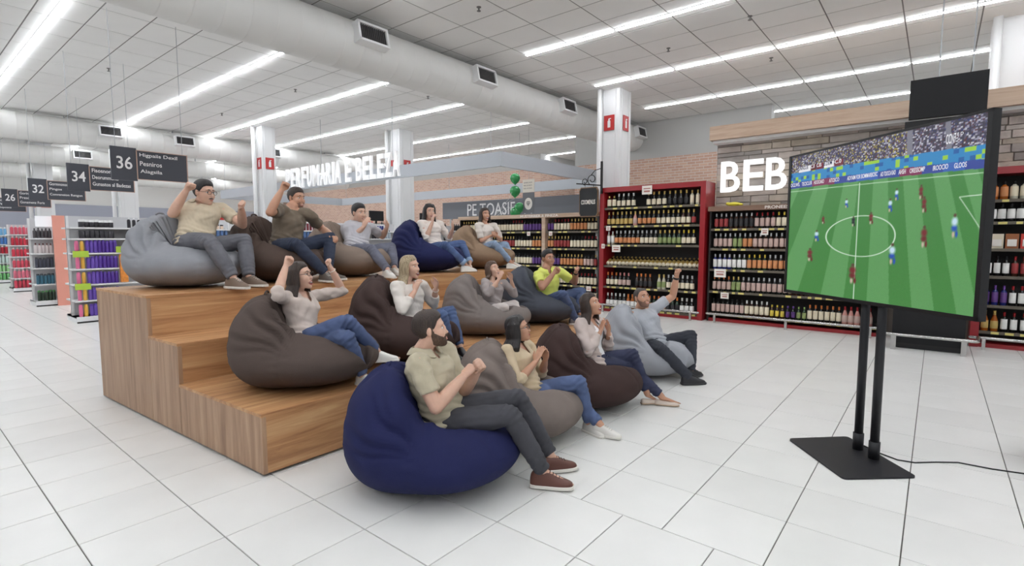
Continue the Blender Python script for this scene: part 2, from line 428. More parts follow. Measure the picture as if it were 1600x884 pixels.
# drinks letters
M_LET = emat('lit_letters', (255,255,255), 1.15); M_LSIDE = mat('letter_side', (240,240,240), 0.4)
tl = thing('wall_letters', 'large white illuminated letters BEB on the stone wall', 'sign', (10.78,3.4,2.5))
for k, ch in enumerate('BEB'):
    y0 = 3.41 - k*0.405 - (0.02 if k else 0)
    link('letter', text_mesh(ch, (10.80, y0, 2.53), (0,-1,0), (0,0,1), 0.36, 0.60, 0.05, M_LET, 'letter', bold=0.012), tl)

# ---- hanging fascia frame with lettering
M_FASC = mat('fascia', (176,180,186), 0.5)
tf = thing('hanging_fascia', 'pale grey rectangular fascia frame hung from the ceiling', 'fascia', (8.25,7.02,3.1))
X0, X1, Y0, Y1 = 8.25, 13.3, 7.02, 20.6
for a, b in (((X0,Y0,3.10),(X0+0.06,Y1,3.40)),((X0+0.061,Y0,3.10),(X1-0.001,Y0+0.06,3.40)),((X0,Y1+0.001,3.10),(X1,Y1+0.06,3.40)),((X1,Y0,3.10),(X1+0.06,Y1,3.40))):
    MB().box(a, b).build('fascia_board', M_FASC, tf)
for x in (X0+0.03, X1+0.03):
    for y in np.linspace(Y0+0.3, Y1-0.3, 5): MB().tube([(x,y,3.4),(x,y,CEIL)], 0.006, 6, round_ends=False).build('suspension_wire', M_GREY, tf)
tl = thing('perfumery_lettering', 'white cut-out letters PERFUMARIA E BELEZA on the hanging fascia', 'sign', (8.2,15.8,3.1))
M_PLET = mat('white_letters', (250,250,250), 0.4, emit=0.12)
import string
word = 'PERFUMARIA E BELEZA'
L = 15.75-10.2; px = 15.75
wd = {'I':0.45,'M':1.3,' ':0.6}; tot = sum(wd.get(c,1.0) for c in word)
for c in word:
    w_ = wd.get(c,1.0)*L/tot
    if c != ' ': link('letter', text_mesh(c, (8.25,px-0.02,3.14), (0,-1,0), (0,0,1), w_*0.82, 0.60, 0.05, M_PLET, 'letter', bold=0.03), tl)
    px -= w_

# ---- aisle signs
M_SIGN = mat('sign_charcoal', (62,64,72), 0.5); M_SFR = mat('sign_frame_copper', (186,154,138), 0.45); M_STXT = mat('sign_text', (232,230,230), 0.5)
SG = [(9.66,'36',['Higpaiis Dexil','Pesniros','Alagsila']),(12.44,'34',['Fisosnons','Deorumments','Gunastos al Badezas']),(16.2,'32',['Gormnonos','Pingos','Conveneion Rengon']),(20.1,'26',['Gorindas','Presculs','Gonamenz Foris']),(24.0,'24',['Gontos','Persis','Roposins'])]
for y, num, lines in SG:
    t = thing('aisle_sign', {'36':'nearest charcoal aisle sign, numbered 36, above the man in glasses','34':'charcoal aisle sign numbered 34, second from the front','32':'charcoal aisle sign numbered 32, third from the front','26':'charcoal aisle sign numbered 26, at the left edge','24':'farthest charcoal aisle sign, half hidden behind the others'}[num], 'sign', (2.3,y,2.5), 'hanging aisle signs')
    MB().box((2.33,y,2.50),(2.66,y+0.03,3.0)).build('number_panel', M_SIGN, t)
    p = MB().box((2.66,y,2.53),(3.36,y+0.03,2.97)).build('text_panel', M_SIGN, t)
    f = MB()
    for a, b in (((2.655,y-0.008,2.525),(2.667,y,2.975)),((3.353,y-0.008,2.525),(3.365,y,2.975)),((2.655,y-0.008,2.525),(3.365,y,2.535)),((2.655,y-0.008,2.965),(3.365,y,2.975))): f.box(a, b)
    f.build('frame', M_SFR, p)
    link('numeral', text_mesh(num, (2.40,y-0.002,2.67), (1,0,0), (0,0,1), 0.20, 0.19, 0.004, M_STXT, 'numeral', bold=0.012), t)
    for k, l in enumerate(lines): link('lettering', text_mesh(l, (2.70,y-0.002,2.865-k*0.125), (1,0,0), (0,0,1), min(0.60,0.037*len(l)), 0.07, 0.004, M_STXT, bold=0.008), p)
    for x in (2.4,3.3): MB().tube([(x,y+0.015,2.97),(x,y+0.015,CEIL)], 0.004, 6, round_ends=False).build('suspension_wire', M_GREY, t)

# ================================================================ tiered platform
WV = wood('platform_wood_upright', (138,104,80), (168,134,106), (190,158,128), 2)
WH = wood('platform_wood_along', (150,102,66), (188,140,96), (214,174,128), 0)
plat = thing('tiered_platform', 'three-step wooden seating platform carrying bean bags', 'platform', (1.5,3.43,0))
XR = 6.8
def xl(y): return 1.562 - (y-3.43)*0.0582
YT = [3.43, 4.68, 5.25, 6.50]; ZT = [0.435, 0.765, 1.115]
th = 0.02
for k in range(3):
    y0, y1, zt = YT[k], YT[k+1], ZT[k]
    # left and right upright panels
    g = 0.003
    MB().prism([(xl(y0+g),y0+g),(xl(y1-g),y1-g),(xl(y1-g)+th,y1-g),(xl(y0+g)+th,y0+g)][::-1], 0.02, zt-0.022).build('side_panel', WV, plat)
    MB().box((XR-th,y0+g,0.02),(XR,y1-g,zt-0.022)).build('side_panel', WV, plat)
    zb = 0.02 if k == 0 else ZT[k-1]
    MB().box((xl(y0)+0.002+th,y0+0.002,zb),(XR-th-0.002,y0+0.02,zt-0.022)).build('riser', WH, plat)
    MB().box((xl(y0)+0.0,y0+0.0,zb),(xl(y0)+0.03,y0+0.018,zt-0.022)).build('corner_strip', WV, plat)
    # tread made of boards
    nb = 5 if k != 1 else 2
    for j in range(nb):
        a = y0 + (y1-y0)*j/nb; b = y0 + (y1-y0)*(j+1)/nb
        a2 = a - (0.004 if j == 0 else 0); gg = 0.0008
        MB().prism([(xl(a2)-0.004,a2+gg),(XR+0.004,a2+gg),(XR+0.004,b-gg),(xl(b)-0.004,b-gg)], zt-0.022, zt).build('tread_board', WH, plat)
MB().box((xl(6.5)+th,6.48,0.02),(XR-th,6.5,1.09)).build('back_panel', WV, plat)
for x, y in ((1.60,3.5),(1.55,4.72),(1.52,5.3),(1.45,6.4),(6.7,3.5),(6.7,6.4),(4.2,3.5),(4.2,6.4)):
    MB().lathe([(0.025,0),(0.03,0.004),(0.03,0.02)], 10, (x,y,0)).build('foot', mat('foot_black', (40,38,36), 0.6), plat)

# ================================================================ television on stand
M_BLK = mat('black_plastic', (22,22,24), 0.35); M_BLKM = mat('black_metal', (34,34,38), 0.45, 0.3)
TLc, TRc = np.array([5.155,1.04,0]), np.array([3.965,-0.21,0])
ZB, ZTt = 1.13, 2.325
ex = nrm(TRc-TLc); Wt = np.linalg.norm(TRc-TLc); nn = nrm(np.cross(ex, (0,0,1.)))   # nn: out of the screen towards the audience
if nn[0] > 0: nn = -nn
ctr = (TLc+TRc)/2
tv = thing('television', 'large flat television showing a football match on a twin-pole stand', 'television', (4.57,0.33,0))
zc = (ZB+ZTt)/2; Hh = (ZTt-ZB)/2
def tvp(u, v, d): return ctr + ex*(u*Wt) + nn*d + np.array([0,0,zc+v*2*Hh])
b = MB().obox(tvp(0,0,-0.022), ex*Wt/2, (0,0,Hh), nn*0.022); b.obox(tvp(0,-0.1,-0.06), ex*Wt*0.38, (0,0,Hh*0.6), nn*0.02)
b.build('case', M_BLK, tv)
bz = 0.016; f = MB()
f.obox(tvp(0,0.5,0.004)-np.array([0,0,bz/2]), ex*Wt/2, (0,0,bz/2), nn*0.006); f.obox(tvp(0,-0.5,0.004)+np.array([0,0,bz*0.8]), ex*Wt/2, (0,0,bz*0.8), nn*0.006)
for q in (-1,1): f.obox(tvp(q*0.5,0,0.004)-ex*q*bz*0.9, ex*bz*0.9, (0,0,Hh), nn*0.006)
f.build('bezel', M_BLK, tv)
# picture: colours stored per vertex of a fine grid
NX, NY = 400, 270
U, V = np.meshgrid(np.linspace(0,1,NX), np.linspace(0,1,NY))      # V from bottom
UG = U                                                          # position across the glass
U = 2.94*UG/(4.65-1.71*UG)                                     # the match is laid out in the broadcast's own wide-angle perspective
img = np.zeros((NY,NX,3))
# pitch with mown stripes converging towards the far touch line
far = 0.765 - 0.035*U
persp = 1.0/(1.35 - V)
sx = (U-0.42)*(1.18-V*0.62) + 0.0
st = (np.floor((U-0.42 + (V-0.7)*0.10*(U-0.42))*(1.0/(0.72+0.45*(0.75-V)))*9.5) % 2)
g1, g2 = np.array([70,134,68]), np.array([96,156,94])
img[:] = np.where(st[...,None] > 0, g1, g2)
img *= (1 - 0.10*RNG.random((NY,NX,1))*0.4)
def blend(mask, col): 
    img[:] = img*(1-mask[...,None]) + np.array(col)*mask[...,None]
def soft(d, w): return np.clip(1.2 - d/w, 0, 1)
px = 1.0/NX
blend(soft(np.abs(U-(0.352-0.0*V)), px*1.3)*(V < far-0.01), (215,232,215))
blend(soft(np.abs(V-(far-0.022)), px*1.2), (190,220,190))
el = np.sqrt(((U-0.372)/0.178)**2 + ((V-0.405)/0.128)**2)
blend(soft(np.abs(el-1)*0.13, px*1.4), (215,232,215))
d1 = np.abs(V-(0.60+0.03*(U-0.87))); blend(soft(d1, px*1.2)*(U > 0.87), (215,232,215))
d2 = np.abs((V-0.60)+(U-0.87)*1.35); blend(soft(d2, px*1.6)*(U > 0.87)*(V > 0.42), (215,232,215))
# boards, barrier, crowd
brd = (V > far) & (V < far+0.045); img[brd] = (52,72,150)
k = np.floor(U*9).astype(int) % 4
img[brd & (k == 1)] = (126,48,86); img[brd & (k == 3)] = (58,98,178)
bar = (V >= far+0.045) & (V < far+0.115); img[bar] = (46,132,190)
rb = RNG.random((NY//6+2, NX//8+2)); rbb = np.kron(rb, np.ones((6,8)))[:NY,:NX]
img[bar & (rbb > 0.86)] = (150,200,60); img[bar & (rbb < 0.15)] = (28,92,160)
crowd = V >= far+0.115
blob = np.kron(RNG.random((NY//2+1, NX//3+1, 1)), np.ones((2,3,1)))[:NY,:NX,0]
blob2 = np.kron(RNG.random((NY//2+1, NX//2+1, 1)), np.ones((2,2,1)))[:NY,:NX,0]
cc = np.zeros((NY,NX,3)); cc[:] = (66,62,82)
cc[blob > 0.5] = (104,98,126); cc[blob > 0.72] = (176,174,196); cc[blob > 0.90] = (222,222,232)
cc[(blob2 > 0.88) & (U < 0.6)] = (196,182,70); cc[(blob2 < 0.10)] = (98,50,58); cc[(blob2 > 0.5) & (blob2 < 0.56)] = (50,60,120)
cc *= (0.75+0.25*(1-V))[...,None]*1.1
img[crowd] = cc[crowd]
for a, s_ in ((0.60,-0.05),(0.80,-0.10)):
    m_ = crowd & (np.abs(U-(a+s_*(V-0.85))) < 0.014); img[m_] = (120,120,132)
lb = lambda a,b,c,d,col: img.__setitem__((U > a)&(U < b)&(V > c)&(V < d), col)
lb(0.04,0.098,0.875,0.918,(228,228,232)); lb(0.102,0.127,0.875,0.918,(90,26,40)); lb(0.131,0.162,0.875,0.918,(112,24,40)); lb(0.166,0.214,0.875,0.918,(228,228,232)); lb(0.218,0.262,0.875,0.918,(112,24,40))
def player(u, v, h, shirt, shorts):
    w = h*0.30
    def e(cx, cy, rx, ry, col): blend(np.clip(1.6-1.4*np.sqrt(((U-cx)/rx)**2+((V-cy)/ry)**2), 0, 1), col)
    e(u-0.1*w, v-h*0.36, w*0.22, h*0.17, (196,176,160)); e(u+0.35*w, v-h*0.34, w*0.22, h*0.18, shorts)
    e(u, v-h*0.10, w*0.5, h*0.16, shorts); e(u, v+h*0.17, w*0.52, h*0.22, shirt); e(u, v+h*0.43, w*0.26, h*0.09, (90,66,54))
RD, WB, BK = ((120,44,48),(110,40,44)), ((196,222,240),(40,80,180)), ((30,34,44),(30,34,44))
for u, v, h, c in [(0.175,0.52,0.055,RD),(0.29,0.62,0.06,WB),(0.33,0.50,0.065,BK),(0.42,0.515,0.075,RD),(0.515,0.585,0.08,WB),(0.545,0.645,0.07,WB),(0.67,0.645,0.08,RD),(0.69,0.575,0.09,RD),(0.70,0.40,0.12,RD),(0.855,0.455,0.125,WB),(0.54,0.30,0.125,WB),(0.34,0.165,0.13,RD),(0.145,0.41,0.08,WB),(0.115,0.275,0.095,RD),(0.395,0.44,0.0,BK)]:
    if h: player(u, v, h, c[0], c[1])
img = np.clip(img, 0, 255)/255.0
linimg = np.where(img <= 0.04045, img/12.92, ((img+0.055)/1.055)**2.4)
mg = 0.012
pts = (ctr[None,None,:] + ex*((UG-0.5)*(Wt-2*bz*1.3))[...,None] + nn*0.003 + np.array([0,0,1.])*((zc-Hh+bz*1.5)+V*(2*Hh-bz*2.3))[...,None])
idx = np.arange(NX*NY).reshape(NY,NX)
fs = np.stack([idx[:-1,:-1],idx[:-1,1:],idx[1:,1:],idx[1:,:-1]],-1).reshape(-1,4)
e1 = pts[0,1]-pts[0,0]; e2 = pts[1,0]-pts[0,0]
if np.cross(e1,e2)@nn < 0: fs = fs[:,::-1]
msc = bpy.data.materials.new('screen_picture'); msc.use_nodes = True
nt = msc.node_tree; pb = nt.nodes['Principled BSDF']; at_ = nt.nodes.new('ShaderNodeAttribute'); at_.attribute_name = 'picture'
pb.inputs['Base Color'].default_value = (0.01,0.01,0.01,1); pb.inputs['Roughness'].default_value = 0.25
nt.links.new(at_.outputs['Color'], pb.inputs['Emission Color']); pb.inputs['Emission Strength'].default_value = 0.95
me = np_mesh('screen', pts.reshape(-1,3), fs, msc, smooth=False)
ca = me.color_attributes.new('picture', 'FLOAT_COLOR', 'POINT')
ca.data.foreach_set('color', np.concatenate([linimg.reshape(-1,3), np.ones((NX*NY,1))], 1).ravel())
scr = link('screen', me, tv)
M_STX = emat('screen_text', (240,240,245), 0.9); M_STD = emat('screen_text_dark', (40,44,90), 0.7)
def glass_u(f): return 4.65*f/(2.94+1.71*f)
def stext(body, f, v, wf, h, m):
    u = glass_u(f); w = glass_u(f+wf)-u
    link('lettering', text_mesh(body, tvp(0,0,0.004)+ex*((u-0.5)*Wt)+np.array([0,0,(v-0.5)*2*Hh]), ex, (0,0,1), w*Wt, h*2*Hh, 0.0005, m, bold=0.01), scr)
stext('UNNGUE',0.045,0.884,0.048,0.026,M_STD); stext('C.0',0.106,0.884,0.018,0.026,M_STX); stext('C.8S',0.135,0.884,0.023,0.026,M_STX); stext('B.DEM',0.170,0.884,0.040,0.026,M_STD); stext('C.0',0.224,0.884,0.032,0.026,M_STX)
stext('CCN7',0.77,0.872,0.05,0.05,M_STX); stext('E D',0.825,0.905,0.03,0.015,M_STX)
for i, (tx, u, w) in enumerate([('OCLWS.',0.01,0.045),('TECSCLUR',0.065,0.05),('HOOOAIO',0.125,0.05),('ATOSCO',0.20,0.05),('ADYAIM FOR BOMMARBOSC',0.29,0.15),('AO TOOCA KAO',0.455,0.075),('AHSH',0.545,0.035),('ORESSOMP',0.60,0.075),('IROOCIO',0.715,0.075),('GLOOS',0.82,0.062)]):
    stext(tx, u, 0.774-0.035*u, w, 0.026, M_STX)
# stand
bx = [np.array(p) for p in ((4.53,0.84),(4.88,0.48),(4.33,0.02),(3.99,0.40))]
poly = []
for i in range(4):
    p, q, r = bx[i-1], bx[i], bx[(i+1)%4]
    for t in np.linspace(0,1,5):
        a = q+(p-q)/np.linalg.norm(p-q)*0.035; c = q+(r-q)/np.linalg.norm(r-q)*0.035
        poly.append(tuple((1-t)**2*a+2*t*(1-t)*q+t*t*c))
MB().prism(poly[::-1], 0, 0.014).build('base_plate', M_BLKM, tv)
for x, y in ((4.63,0.385),(4.50,0.275)):
    p = MB().tube([(x,y,0.014),(x,y,1.75)], 0.029, 14, round_ends=False).build('pole', M_BLKM, tv, True)
    MB().tube([(x,y,0.014),(x,y,0.14)], 0.036, 14, round_ends=False).build('pole_sleeve', M_BLKM, p, True)
MB().obox(np.array([4.60,0.30,1.5]), ex*0.16, (0,0,0.03), nn*0.012).build('mount_bar', M_BLKM, tv)
cb = MB().tube([(4.72,0.36,0.02),(4.66,0.25,0.006),(4.60,0.14,0.005),(4.62,0.04,0.005),(4.73,-0.08,0.005),(4.82,-0.2,0.005),(4.83,-0.38,0.005),(4.87,-0.54,0.005),(4.9,-0.8,0.005)], 0.005, 6).build('power_cable', M_BLK, None, True)
tag(cb, 'thin black power cable trailing from the television stand', 'cable')
# bit of a seat at the right edge
st_ = thing('stool', 'dark padded seat on a metal leg at the right edge', 'stool', (5.2,-0.65,0))
MB().box((5.02,-0.95,0.20),(5.4,-0.60,0.26)).build('seat', mat('seat_blue', (58,60,78), 0.5), st_)
M_CHR = mat('chrome', (190,188,186), 0.25, 0.9)
for x, y in ((5.1,-0.63),(5.35,-0.63),(5.1,-0.9),(5.35,-0.9)): MB().tube([(x,y,0.0),(x,y,0.2)], 0.012, 8, round_ends=False).build('leg', M_CHR, st_)

# ================================================================ black totem with rail
tt = thing('display_totem', 'tall black glossy display totem behind the television', 'totem', (9.6,0.03,0))
MB().box((9.5,-0.37,0.08),(9.85,0.45,3.28)).build('lower_panel', mat('totem_black', (24,24,26), 0.45, spec=0.3), tt)
MB().box((9.46,-0.42,3.30),(9.55,0.41,3.84)).build('screen_panel', mat('totem_screen', (14,14,16), 0.35, spec=0.2), tt)
MB().box((9.55,-0.35,0.0),(9.82,0.42,0.08)).build('plinth', M_BLK, tt)
for y in (-0.25,0.1): MB().tube([(9.5,y,3.84),(9.5,y,CEIL)], 0.008, 6, round_ends=False).build('suspension_wire', M_GREY, tt)
rl = thing('guard_rail', 'chrome bumper rail around the foot of the black totem', 'rail', (9.4,0,0))
MB().tube([(9.75,0.60,0.22),(9.36,0.58,0.22),(9.34,0.55,0.22),(9.34,-0.47,0.22),(9.36,-0.50,0.22),(9.8,-0.52,0.22)], 0.022, 10).build('rail_tube', M_CHR, rl, True)
for y in (0.42,-0.36): MB().box((9.33,y-0.03,0),(9.37,y+0.03,0.21)).build('post', M_CHR, rl)

# ================================================================ drinks shelving and bottles
M_REDC = mat('cabinet_red', (150,26,34), 0.35, coat=0.2); M_DARK = mat('shelf_dark', (30,27,26), 0.6); M_SHELF = mat('shelf_grey', (74,70,66), 0.5)
M_RAIL = mat('price_rail', (98,90,78), 0.6); M_YEL = mat('price_yellow', (214,200,120), 0.6); M_CARD = mat('price_card', (236,230,222), 0.7); M_BRN = mat('header_brown', (128,100,82), 0.5)
def shelf_unit(name, label, xf, dep, y0, y1, zt, zs, frame, framed, header=None, posts=()):
    t = thing(name, label, 'shelving', (xf+dep/2, (y0+y1)/2, 0))
    MB().box((xf+dep-0.03,y0,0),(xf+dep,y1,zt)).build('back', M_DARK, t)
    MB().box((xf+0.03,y0+0.02,0),(xf+dep,y1-0.02,0.06)).build('plinth', frame, t)
    if framed:
        MB().box((xf,y0,0),(xf+dep,y0+0.10,zt)).build('side', frame, t); MB().box((xf,y1-0.10,0),(xf+dep,y1,zt)).build('side', frame, t)
        MB().box((xf,y0+0.1,zt-0.10),(xf+dep,y1-0.1,zt)).build('top', frame, t); yi0, yi1 = y0+0.1, y1-0.1
    else:
        for q in (y0, y1-0.03): MB().box((xf+0.02,q,0),(xf+dep,q+0.03,zt)).build('side', M_DARK, t)
        if header: MB().box((xf-0.03,y0-0.02,zt),(xf+dep,y1+0.02,zt+0.09)).build('header', header, t)
        yi0, yi1 = y0+0.03, y1-0.03
    for p in posts: MB().box((xf-0.01,p-0.05,0),(xf+dep-0.03,p+0.05,zt)).build('post', header or frame, t)
    for z in zs:
        s = MB().box((xf+0.04,yi0,z-0.025),(xf+dep-0.03,yi1,z)).build('shelf', M_SHELF, t)
        MB().box((xf+0.025,yi0,z-0.035),(xf+0.04,yi1,z+0.008)).build('price_rail', M_RAIL, s)
        pl = MB(); y = yi0+0.05
        while y < yi1-0.1:
            if random.random() < 0.6: pl.box((xf+0.018,y,z-0.033),(xf+0.025,y+random.uniform(0.05,0.11),z+0.002))
            y += 0.16
        if pl.v: tag(pl.build('price_labels', M_YEL, s), kind='stuff')
    return t
CAB_RED = (10.25, 0.55, 3.52, 5.84, 2.73, [2.28,1.89,1.48,1.02,0.56,0.10])
shelf_unit('bottle_cabinet', 'tall red cabinet filled with sparkling wine bottles', *CAB_RED, M_REDC, True)
CAB_BEER = (10.32, 0.5, 0.62, 3.46, 2.14, [1.80,1.42,1.02,0.59,0.15])
cb_ = shelf_unit('beer_shelving', 'dark shelving with brown header below the letters BEB', *CAB_BEER, M_REDC, False, M_BRN, posts=())
link('lettering', text_mesh('PRONEES', (10.285,2.46,2.155), (0,-1,0), (0,0,1), 0.40, 0.055, 0.004, M_CARD, bold=0.02), cb_)
CAB_R = (10.32, 0.5, -3.0, -0.45, 2.64, [2.17,1.85,1.46,1.06,0.63,0.24])
cr_ = shelf_unit('spirits_cabinet', 'red-framed cabinet of spirits right of the television', *CAB_R, M_REDC, True)
link('lettering', text_mesh('NACIONAIS', (10.245,-0.98,2.56), (0,-1,0), (0,0,1), 0.5, 0.06, 0.004, M_CARD, bold=0.02), cr_)
CAB_W = (10.42, 0.5, 5.95, 10.4, 2.13, [1.79,1.38,0.95,0.51,0.16])
cw_ = shelf_unit('wine_shelving', 'long dark wine shelving with wooden posts left of the red cabinet', *CAB_W, M_REDC, False, M_BEAM, posts=(7.5,))
link('lettering', text_mesh('MUSTERBIER & FINEZA', (10.385,8.2,2.145), (0,-1,0), (0,0,1), 1.15, 0.06, 0.004, M_CARD, bold=0.02), cw_)
for y0, y1, x, lb_ in ((3.55,5.8,10.10,'chrome bumper rail in front of the red cabinet'),(0.62,3.4,10.16,'chrome bumper rail below the dark beer shelving'),(-2.9,-0.45,10.12,'chrome bumper rail in front of the spirits cabinet')):
    r = thing('bumper_rail', lb_, 'rail', (x,(y0+y1)/2,0), 'chrome bumper rails')
    MB().tube([(x,y0,0.17),(x,y1,0.17)], 0.022, 10).build('rail_tube', M_CHR, r, True)
    for y in (y0+0.15,(y0+y1)/2,y1-0.15): MB().box((x-0.02,y-0.02,0),(x+0.02,y+0.02,0.16)).build('post', M_CHR, r)

def glass(n, c): return mat('glass_'+n, c, 0.12, spec=0.6)
def paper(n, c): return mat('label_'+n, c, 0.6)
def foil(n, c): return mat('foil_'+n, c, 0.35, 0.4)
PROF = {'champ': [(0.040,0),(0.044,0.01),(0.044,0.045),(0.0445,0.046),(0.0445,0.105),(0.044,0.106),(0.042,0.16),(0.026,0.215),(0.017,0.245),(0.0175,0.246),(0.018,0.30),(0.019,0.31)],
        'wine':  [(0.036,0),(0.038,0.008),(0.038,0.045),(0.0385,0.046),(0.0385,0.118),(0.038,0.119),(0.038,0.195),(0.024,0.222),(0.0145,0.235),(0.015,0.236),(0.015,0.285),(0.015,0.295)],
        'beer':  [(0.030,0),(0.032,0.006),(0.032,0.04),(0.0325,0.041),(0.0325,0.115),(0.032,0.116),(0.031,0.145),(0.021,0.185),(0.014,0.205),(0.0145,0.206),(0.0145,0.235),(0.0145,0.245)],
        'spirit':[(0.043,0),(0.046,0.006),(0.046,0.05),(0.0465,0.051),(0.0465,0.15),(0.046,0.151),(0.043,0.19),(0.024,0.21),(0.017,0.22),(0.019,0.221),(0.019,0.26),(0.019,0.268)]}
MIS = [0,0,0,1,1,1,0,0,0,2,2]
BOT = {}
def bottle_mesh(prof, g, l, f):
    k = (prof, g, l, f)
    if k not in BOT:
        GL = {'dark':(26,26,24),'green':(30,52,32),'brown':(58,34,22),'clear':(196,190,170),'amber':(166,88,30),'blue':(36,44,110),'rose':(206,150,140),'black':(18,18,20)}
        LB = {'cream':(228,216,190),'white':(236,234,230),'gold':(196,166,96),'orange':(206,138,88),'pink':(196,168,158),'red':(150,52,52),'green':(138,152,96),'black':(34,32,34),'purple':(96,60,130),'yellow':(224,200,80)}
        FO = {'gold':(206,176,100),'silver':(196,196,198),'red':(150,30,36),'black':(28,28,30),'white':(230,230,228),'orange':(210,120,60),'pink':(214,140,140),'yellow':(224,196,70),'purple':(110,70,150),'green':(130,160,80)}
        BOT[k] = MB().lathe(PROF[prof], 12, mis=MIS).mesh('bottle', [glass(g,GL[g]),paper(l,LB[l]),foil(f,FO[f])], True)
    return BOT[k]
CNAME = {'gold':'gold','silver':'silver','red':'red','black':'black','white':'white','orange':'orange','pink':'pink','yellow':'yellow','purple':'purple','green':'green'}
def row_of(xb, y0, y1, z, pitch, runs, where, n_max=999, wname='bottle'):
    """runs: list of (fraction, (prof, glass, label, foil)); bottles go from y1 (left in the photo) to y0"""
    n = int((y1-y0)/pitch); out = 0; acc = []
    for fr, sp in runs: acc += [sp]*max(1, int(round(fr*n)))
    for i in range(n):
        sp = acc[min(i, len(acc)-1)]
        if sp is None: continue
        y = y1 - pitch*(i+0.5)
        o = link(wname, bottle_mesh(*sp)); o.location = (xb+random.uniform(-0.006,0.006), y, z); o.rotation_euler.z = random.uniform(-0.5,0.5)
        gname = {'dark':'dark','green':'green','brown':'brown','clear':'clear','amber':'amber','blue':'blue','rose':'rose','black':'black'}[sp[1]]
        tag(o, '%s bottle with %s label and %s neck on the %s' % (gname, sp[2], sp[3], where), 'bottle', '%s bottles with %s labels on the %s' % (gname, sp[2], where))
C = lambda g,l,f: ('champ',g,l,f)
W_ = lambda g,l,f: ('wine',g,l,f)
Bq = lambda g,l,f: ('beer',g,l,f)
S_ = lambda g,l,f: ('spirit',g,l,f)
xb = 10.25+0.11; a, b = 3.64, 5.72
row_of(xb,a,b,2.28,0.115,[(.12,S_('green','cream','gold')),(.2,C('dark','cream','white')),(.1,None),(.25,C('dark','cream','gold')),(.2,C('dark','black','gold')),(.13,W_('clear','cream','gold'))],'top shelf of the red cabinet')
row_of(xb,a,b,1.89,0.105,[(.3,C('dark','gold','gold')),(.05,C('rose','pink','gold')),(.2,C('dark','orange','gold')),(.25,C('dark','cream','gold')),(.1,C('brown','cream','gold')),(.1,C('dark','red','gold'))],'second shelf of the red cabinet')
row_of(xb,a,b,1.48,0.10,[(.08,W_('clear','white','white')),(.28,C('dark','orange','silver')),(.2,C('dark','cream','silver')),(.24,C('green','green','gold')),(.2,C('dark','cream','yellow'))],'third shelf of the red cabinet')
row_of(xb,a,b,0.56,0.10,[(.15,C('dark','cream','orange')),(.15,C('dark','pink','pink')),(.04,None),(.2,C('brown','black','orange')),(.05,None),(.12,C('clear','green','gold')),(.29,C('dark','cream','silver'))],'fifth shelf of the red cabinet')
row_of(xb,a,b,0.10,0.10,[(.25,C('dark','white','white')),(.25,C('amber','white','orange')),(.18,C('green','orange','orange')),(.15,C('green','black','orange')),(.17,C('dark','white','white'))],'bottom shelf of the red cabinet')
# bottles lying down on the fourth shelf, corks forward
lay = MB().lathe(PROF['champ'], 14, mis=[1,1,0,2,2,2,0,0,0,2,2]).mesh('bottle', [glass('brown',(58,34,22)),paper('cream',(228,216,190)),foil('gold',(206,176,100))], True)
for i in range(23):
    o = link('bottle', lay); o.rotation_euler = (0, math.radians(62), 0); o.location = (xb-0.02, b-0.092*(i+0.5), 1.062)
    tag(o, 'brown bottle lying with its pale base forward on the fourth shelf of the red cabinet', 'bottle', 'lying bottles in the red cabinet')
xb = 10.32+0.10; a, b = 0.68, 3.40
row_of(xb,a,b,1.80,0.092,[(.12,W_('dark','red','silver')),(.16,W_('brown','black','silver')),(.13,W_('dark','pink','red')),(.12,W_('dark','cream','yellow')),(.47,W_('blue','white','silver'))],'top beer shelf')
row_of(xb,a,b,1.42,0.090,[(.12,W_('dark','pink','silver')),(.08,W_('green','green','silver')),(.08,W_('dark','orange','silver')),(.72,W_('brown','pink','silver'))],'second beer shelf')
row_of(xb,a,b,1.02,0.090,[(.12,W_('blue','white','silver')),(.1,W_('green','white','silver')),(.12,W_('green','orange','yellow')),(.12,W_('dark','orange','silver')),(.54,W_('amber','yellow','yellow'))],'third beer shelf')
row_of(xb,a,b,0.59,0.090,[(.12,W_('dark','pink','orange')),(.06,W_('green','green','gold')),(.3,W_('dark','pink','silver')),(.52,W_('brown','cream','gold'))],'fourth beer shelf')
row_of(xb,a,b,0.15,0.088,[(.24,W_('dark','pink','black')),(.16,W_('brown','cream','white')),(.10,Bq('brown','yellow','yellow')),(.08,Bq('dark','purple','purple')),(.08,Bq('green','green','green')),(.2,W_('dark','cream','orange')),(.14,C('rose','pink','red'))],'bottom beer shelf')
xb = 10.32+0.12; a, b = -1.7, -0.56
row_of(xb,a,b,2.17,0.105,[(.2,S_('amber','orange','black')),(.5,S_('clear','cream','black')),(.3,S_('clear','green','gold'))],'top shelf of the spirits cabinet')
row_of(xb,a,b,1.85,0.10,[(1,S_('dark','white','black'))],'second shelf of the spirits cabinet')
row_of(xb,a,b,1.06,0.095,[(.3,W_('dark','white','black')),(.7,W_('brown','red','red'))],'fourth shelf of the spirits cabinet')
row_of(xb,a,b,0.63,0.095,[(.25,W_('blue','purple','purple')),(.75,W_('dark','white','red'))],'fifth shelf of the spirits cabinet')
row_of(xb,a,b,0.24,0.105,[(.2,C('amber','gold','gold')),(.8,W_('dark','white','red'))],'bottom shelf of the spirits cabinet')
